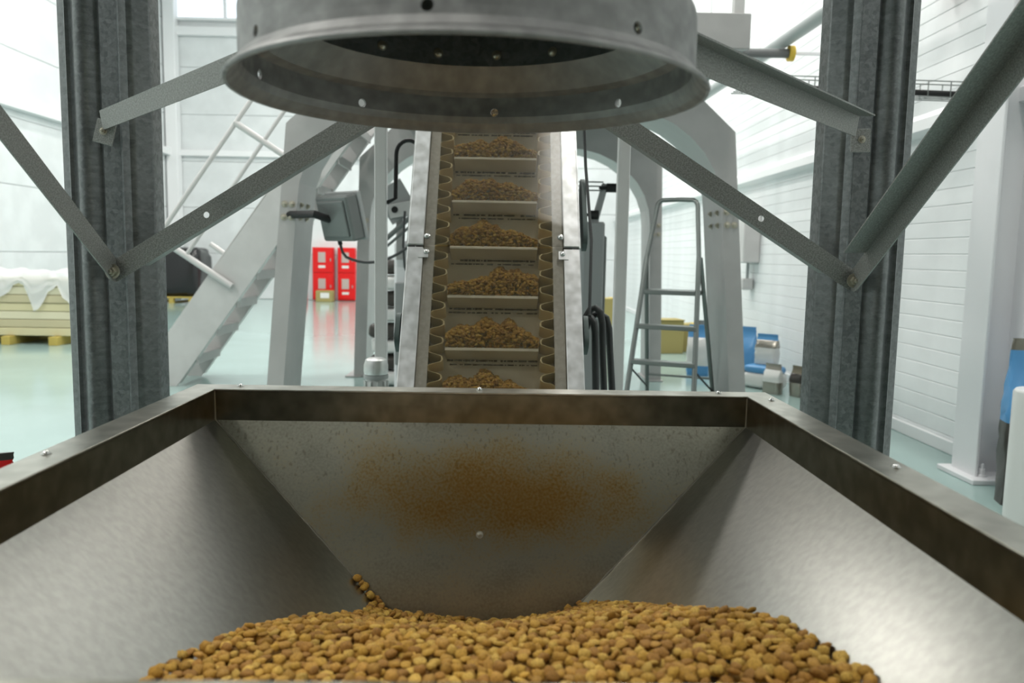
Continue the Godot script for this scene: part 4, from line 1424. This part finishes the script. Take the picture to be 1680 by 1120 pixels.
	for k in 3:
		obj("bearer", bx(Vector3(-0.42 + 0.55 * k - 0.15, 0.05, 0), Vector3(0.1, 0.1, 0.9), 0.004), M.pallet, ts)
	for i in 7:
		for j in 3:
			var hgt := 0.097
			obj("board", bx(Vector3(rng.randf_range(-0.02, 0.02), 0.1 + hgt * (i + 0.5), 0.2 - 0.3 * j + rng.randf_range(-0.008, 0.008)), Vector3(1.55, hgt - 0.006, 0.28), 0.006), M.timber[(i + j) % 3], ts)
	var fg := Geo.new()
	var fn := FastNoiseLite.new(); fn.seed = 31; fn.frequency = 2.2; fn.fractal_octaves = 4
	var rows := []
	for i in 31:
		var row := PackedVector3Array()
		for j in 25:
			var x := -0.85 + 1.7 * i / 30.0
			var v := -0.6 + 1.3 * j / 24.0
			var z := v
			var y := 0.795 + 0.05 + 0.09 * fn.get_noise_2d(x, v)
			var hang := v - 0.34
			if hang > 0:
				z = 0.345 + 0.02 + 0.03 * fn.get_noise_2d(x * 2, v * 2 + 9)
				y = 0.80 - hang * (0.5 + 0.9 * fn.get_noise_1d(x * 1.5) + 0.5 * x)
			row.append(Vector3(x, y, z))
		rows.append(row)
	for i in 30:
		for j in 24:
			fg.quad(rows[i][j], rows[i][j + 1], rows[i + 1][j + 1], rows[i + 1][j])
	var fo := obj("plastic_film", fg.done(60), M.film)
	fo.position = Vector3(-5.75, 0, -9.75)
	tag(fo, "crumpled clear plastic film draped over the board stack", "plastic film")
	# load wrapped in black film on a pallet
	var wl := thing("wrapped_load", "pallet load wrapped in shiny black film near the far wall", "pallet load", Vector3(-7.0, 0, -17.5))
	obj("load", crumpled(Vector3(1.15, 1.05, 1.0), 5, 0.10, 0.3), M.wrap, wl).position.y = 0.14
	for k in 3:
		obj("pallet_block", bx(Vector3(-0.42 + 0.42 * k, 0.06, 0.45), Vector3(0.1, 0.09, 0.1), 0.004), M.pallet, wl)
		obj("pallet_board", bx(Vector3(0, 0.125, -0.4 + 0.42 * k), Vector3(1.1, 0.03, 0.12), 0.003), M.pallet, wl)
		obj("pallet_runner", bx(Vector3(-0.42 + 0.42 * k, 0.01, 0.0), Vector3(0.1, 0.02, 1.0), 0.003), M.pallet, wl)
	# unseen two-high loads added behind the hopper to mirror dark in the far sheet
	for k in 4:
		for j in 2:
			var bl := thing("wrapped_load", "added unseen black film wrapped load %s of the stack row behind the hopper" % ["on the floor", "on the upper level"][j], "pallet load", Vector3(-1.8 + 1.18 * k, 1.24 * j, 2.0), 0.0, "added unseen wrapped loads stacked behind the hopper %s" % ["below", "above"][j])
			obj("load", crumpled(Vector3(1.15, 1.08, 1.0), 60 + k + 4 * j, 0.05, 0.25), M.wrap, bl).position.y = 0.15
			obj("pallet", bx(Vector3(0, 0.07, 0), Vector3(1.15, 0.14, 0.95), 0.004), M.pallet, bl)
	var ws := obj("white_sack", crumpled(Vector3(0.5, 0.16, 0.3), 11, 0.2, 0.6), M.bag_white)
	ws.position = Vector3(-5.9, 0, -13.4)
	tag(ws, "small white sack lying on the floor near the black wrapped load", "sack")
	# bags heaped between the back portal leg and the conveyor
	var kinds := [[M.bag_white, "white"], [M.bag_dark, "dark printed"], [M.bag_white, "white"], [M.bag_dark, "dark printed"], [M.bag_white, "white"], [M.bag_dark, "dark printed"], [M.bag_white, "white"], [M.bag_dark, "dark printed"]]
	var levels := ["at the bottom", "second from the bottom", "third from the bottom", "fourth from the bottom", "fourth from the top", "third from the top", "second from the top", "at the top"]
	for k in 8:
		var o := obj("lying_bag", crumpled(Vector3(0.30 - 0.012 * k, 0.13, 0.34), 40 + k, 0.16, 0.55), kinds[k][0])
		o.position = Vector3(-1.0 + rng.randf_range(-0.03, 0.03) + 0.012 * k, 0.138 * k, -6.95)
		o.rotation.y = rng.randf_range(-0.4, 0.4)
		tag(o, "%s bag lying %s of the heap behind the support leg" % [kinds[k][1], levels[k]], "bag", "bags heaped by the back portal leg")
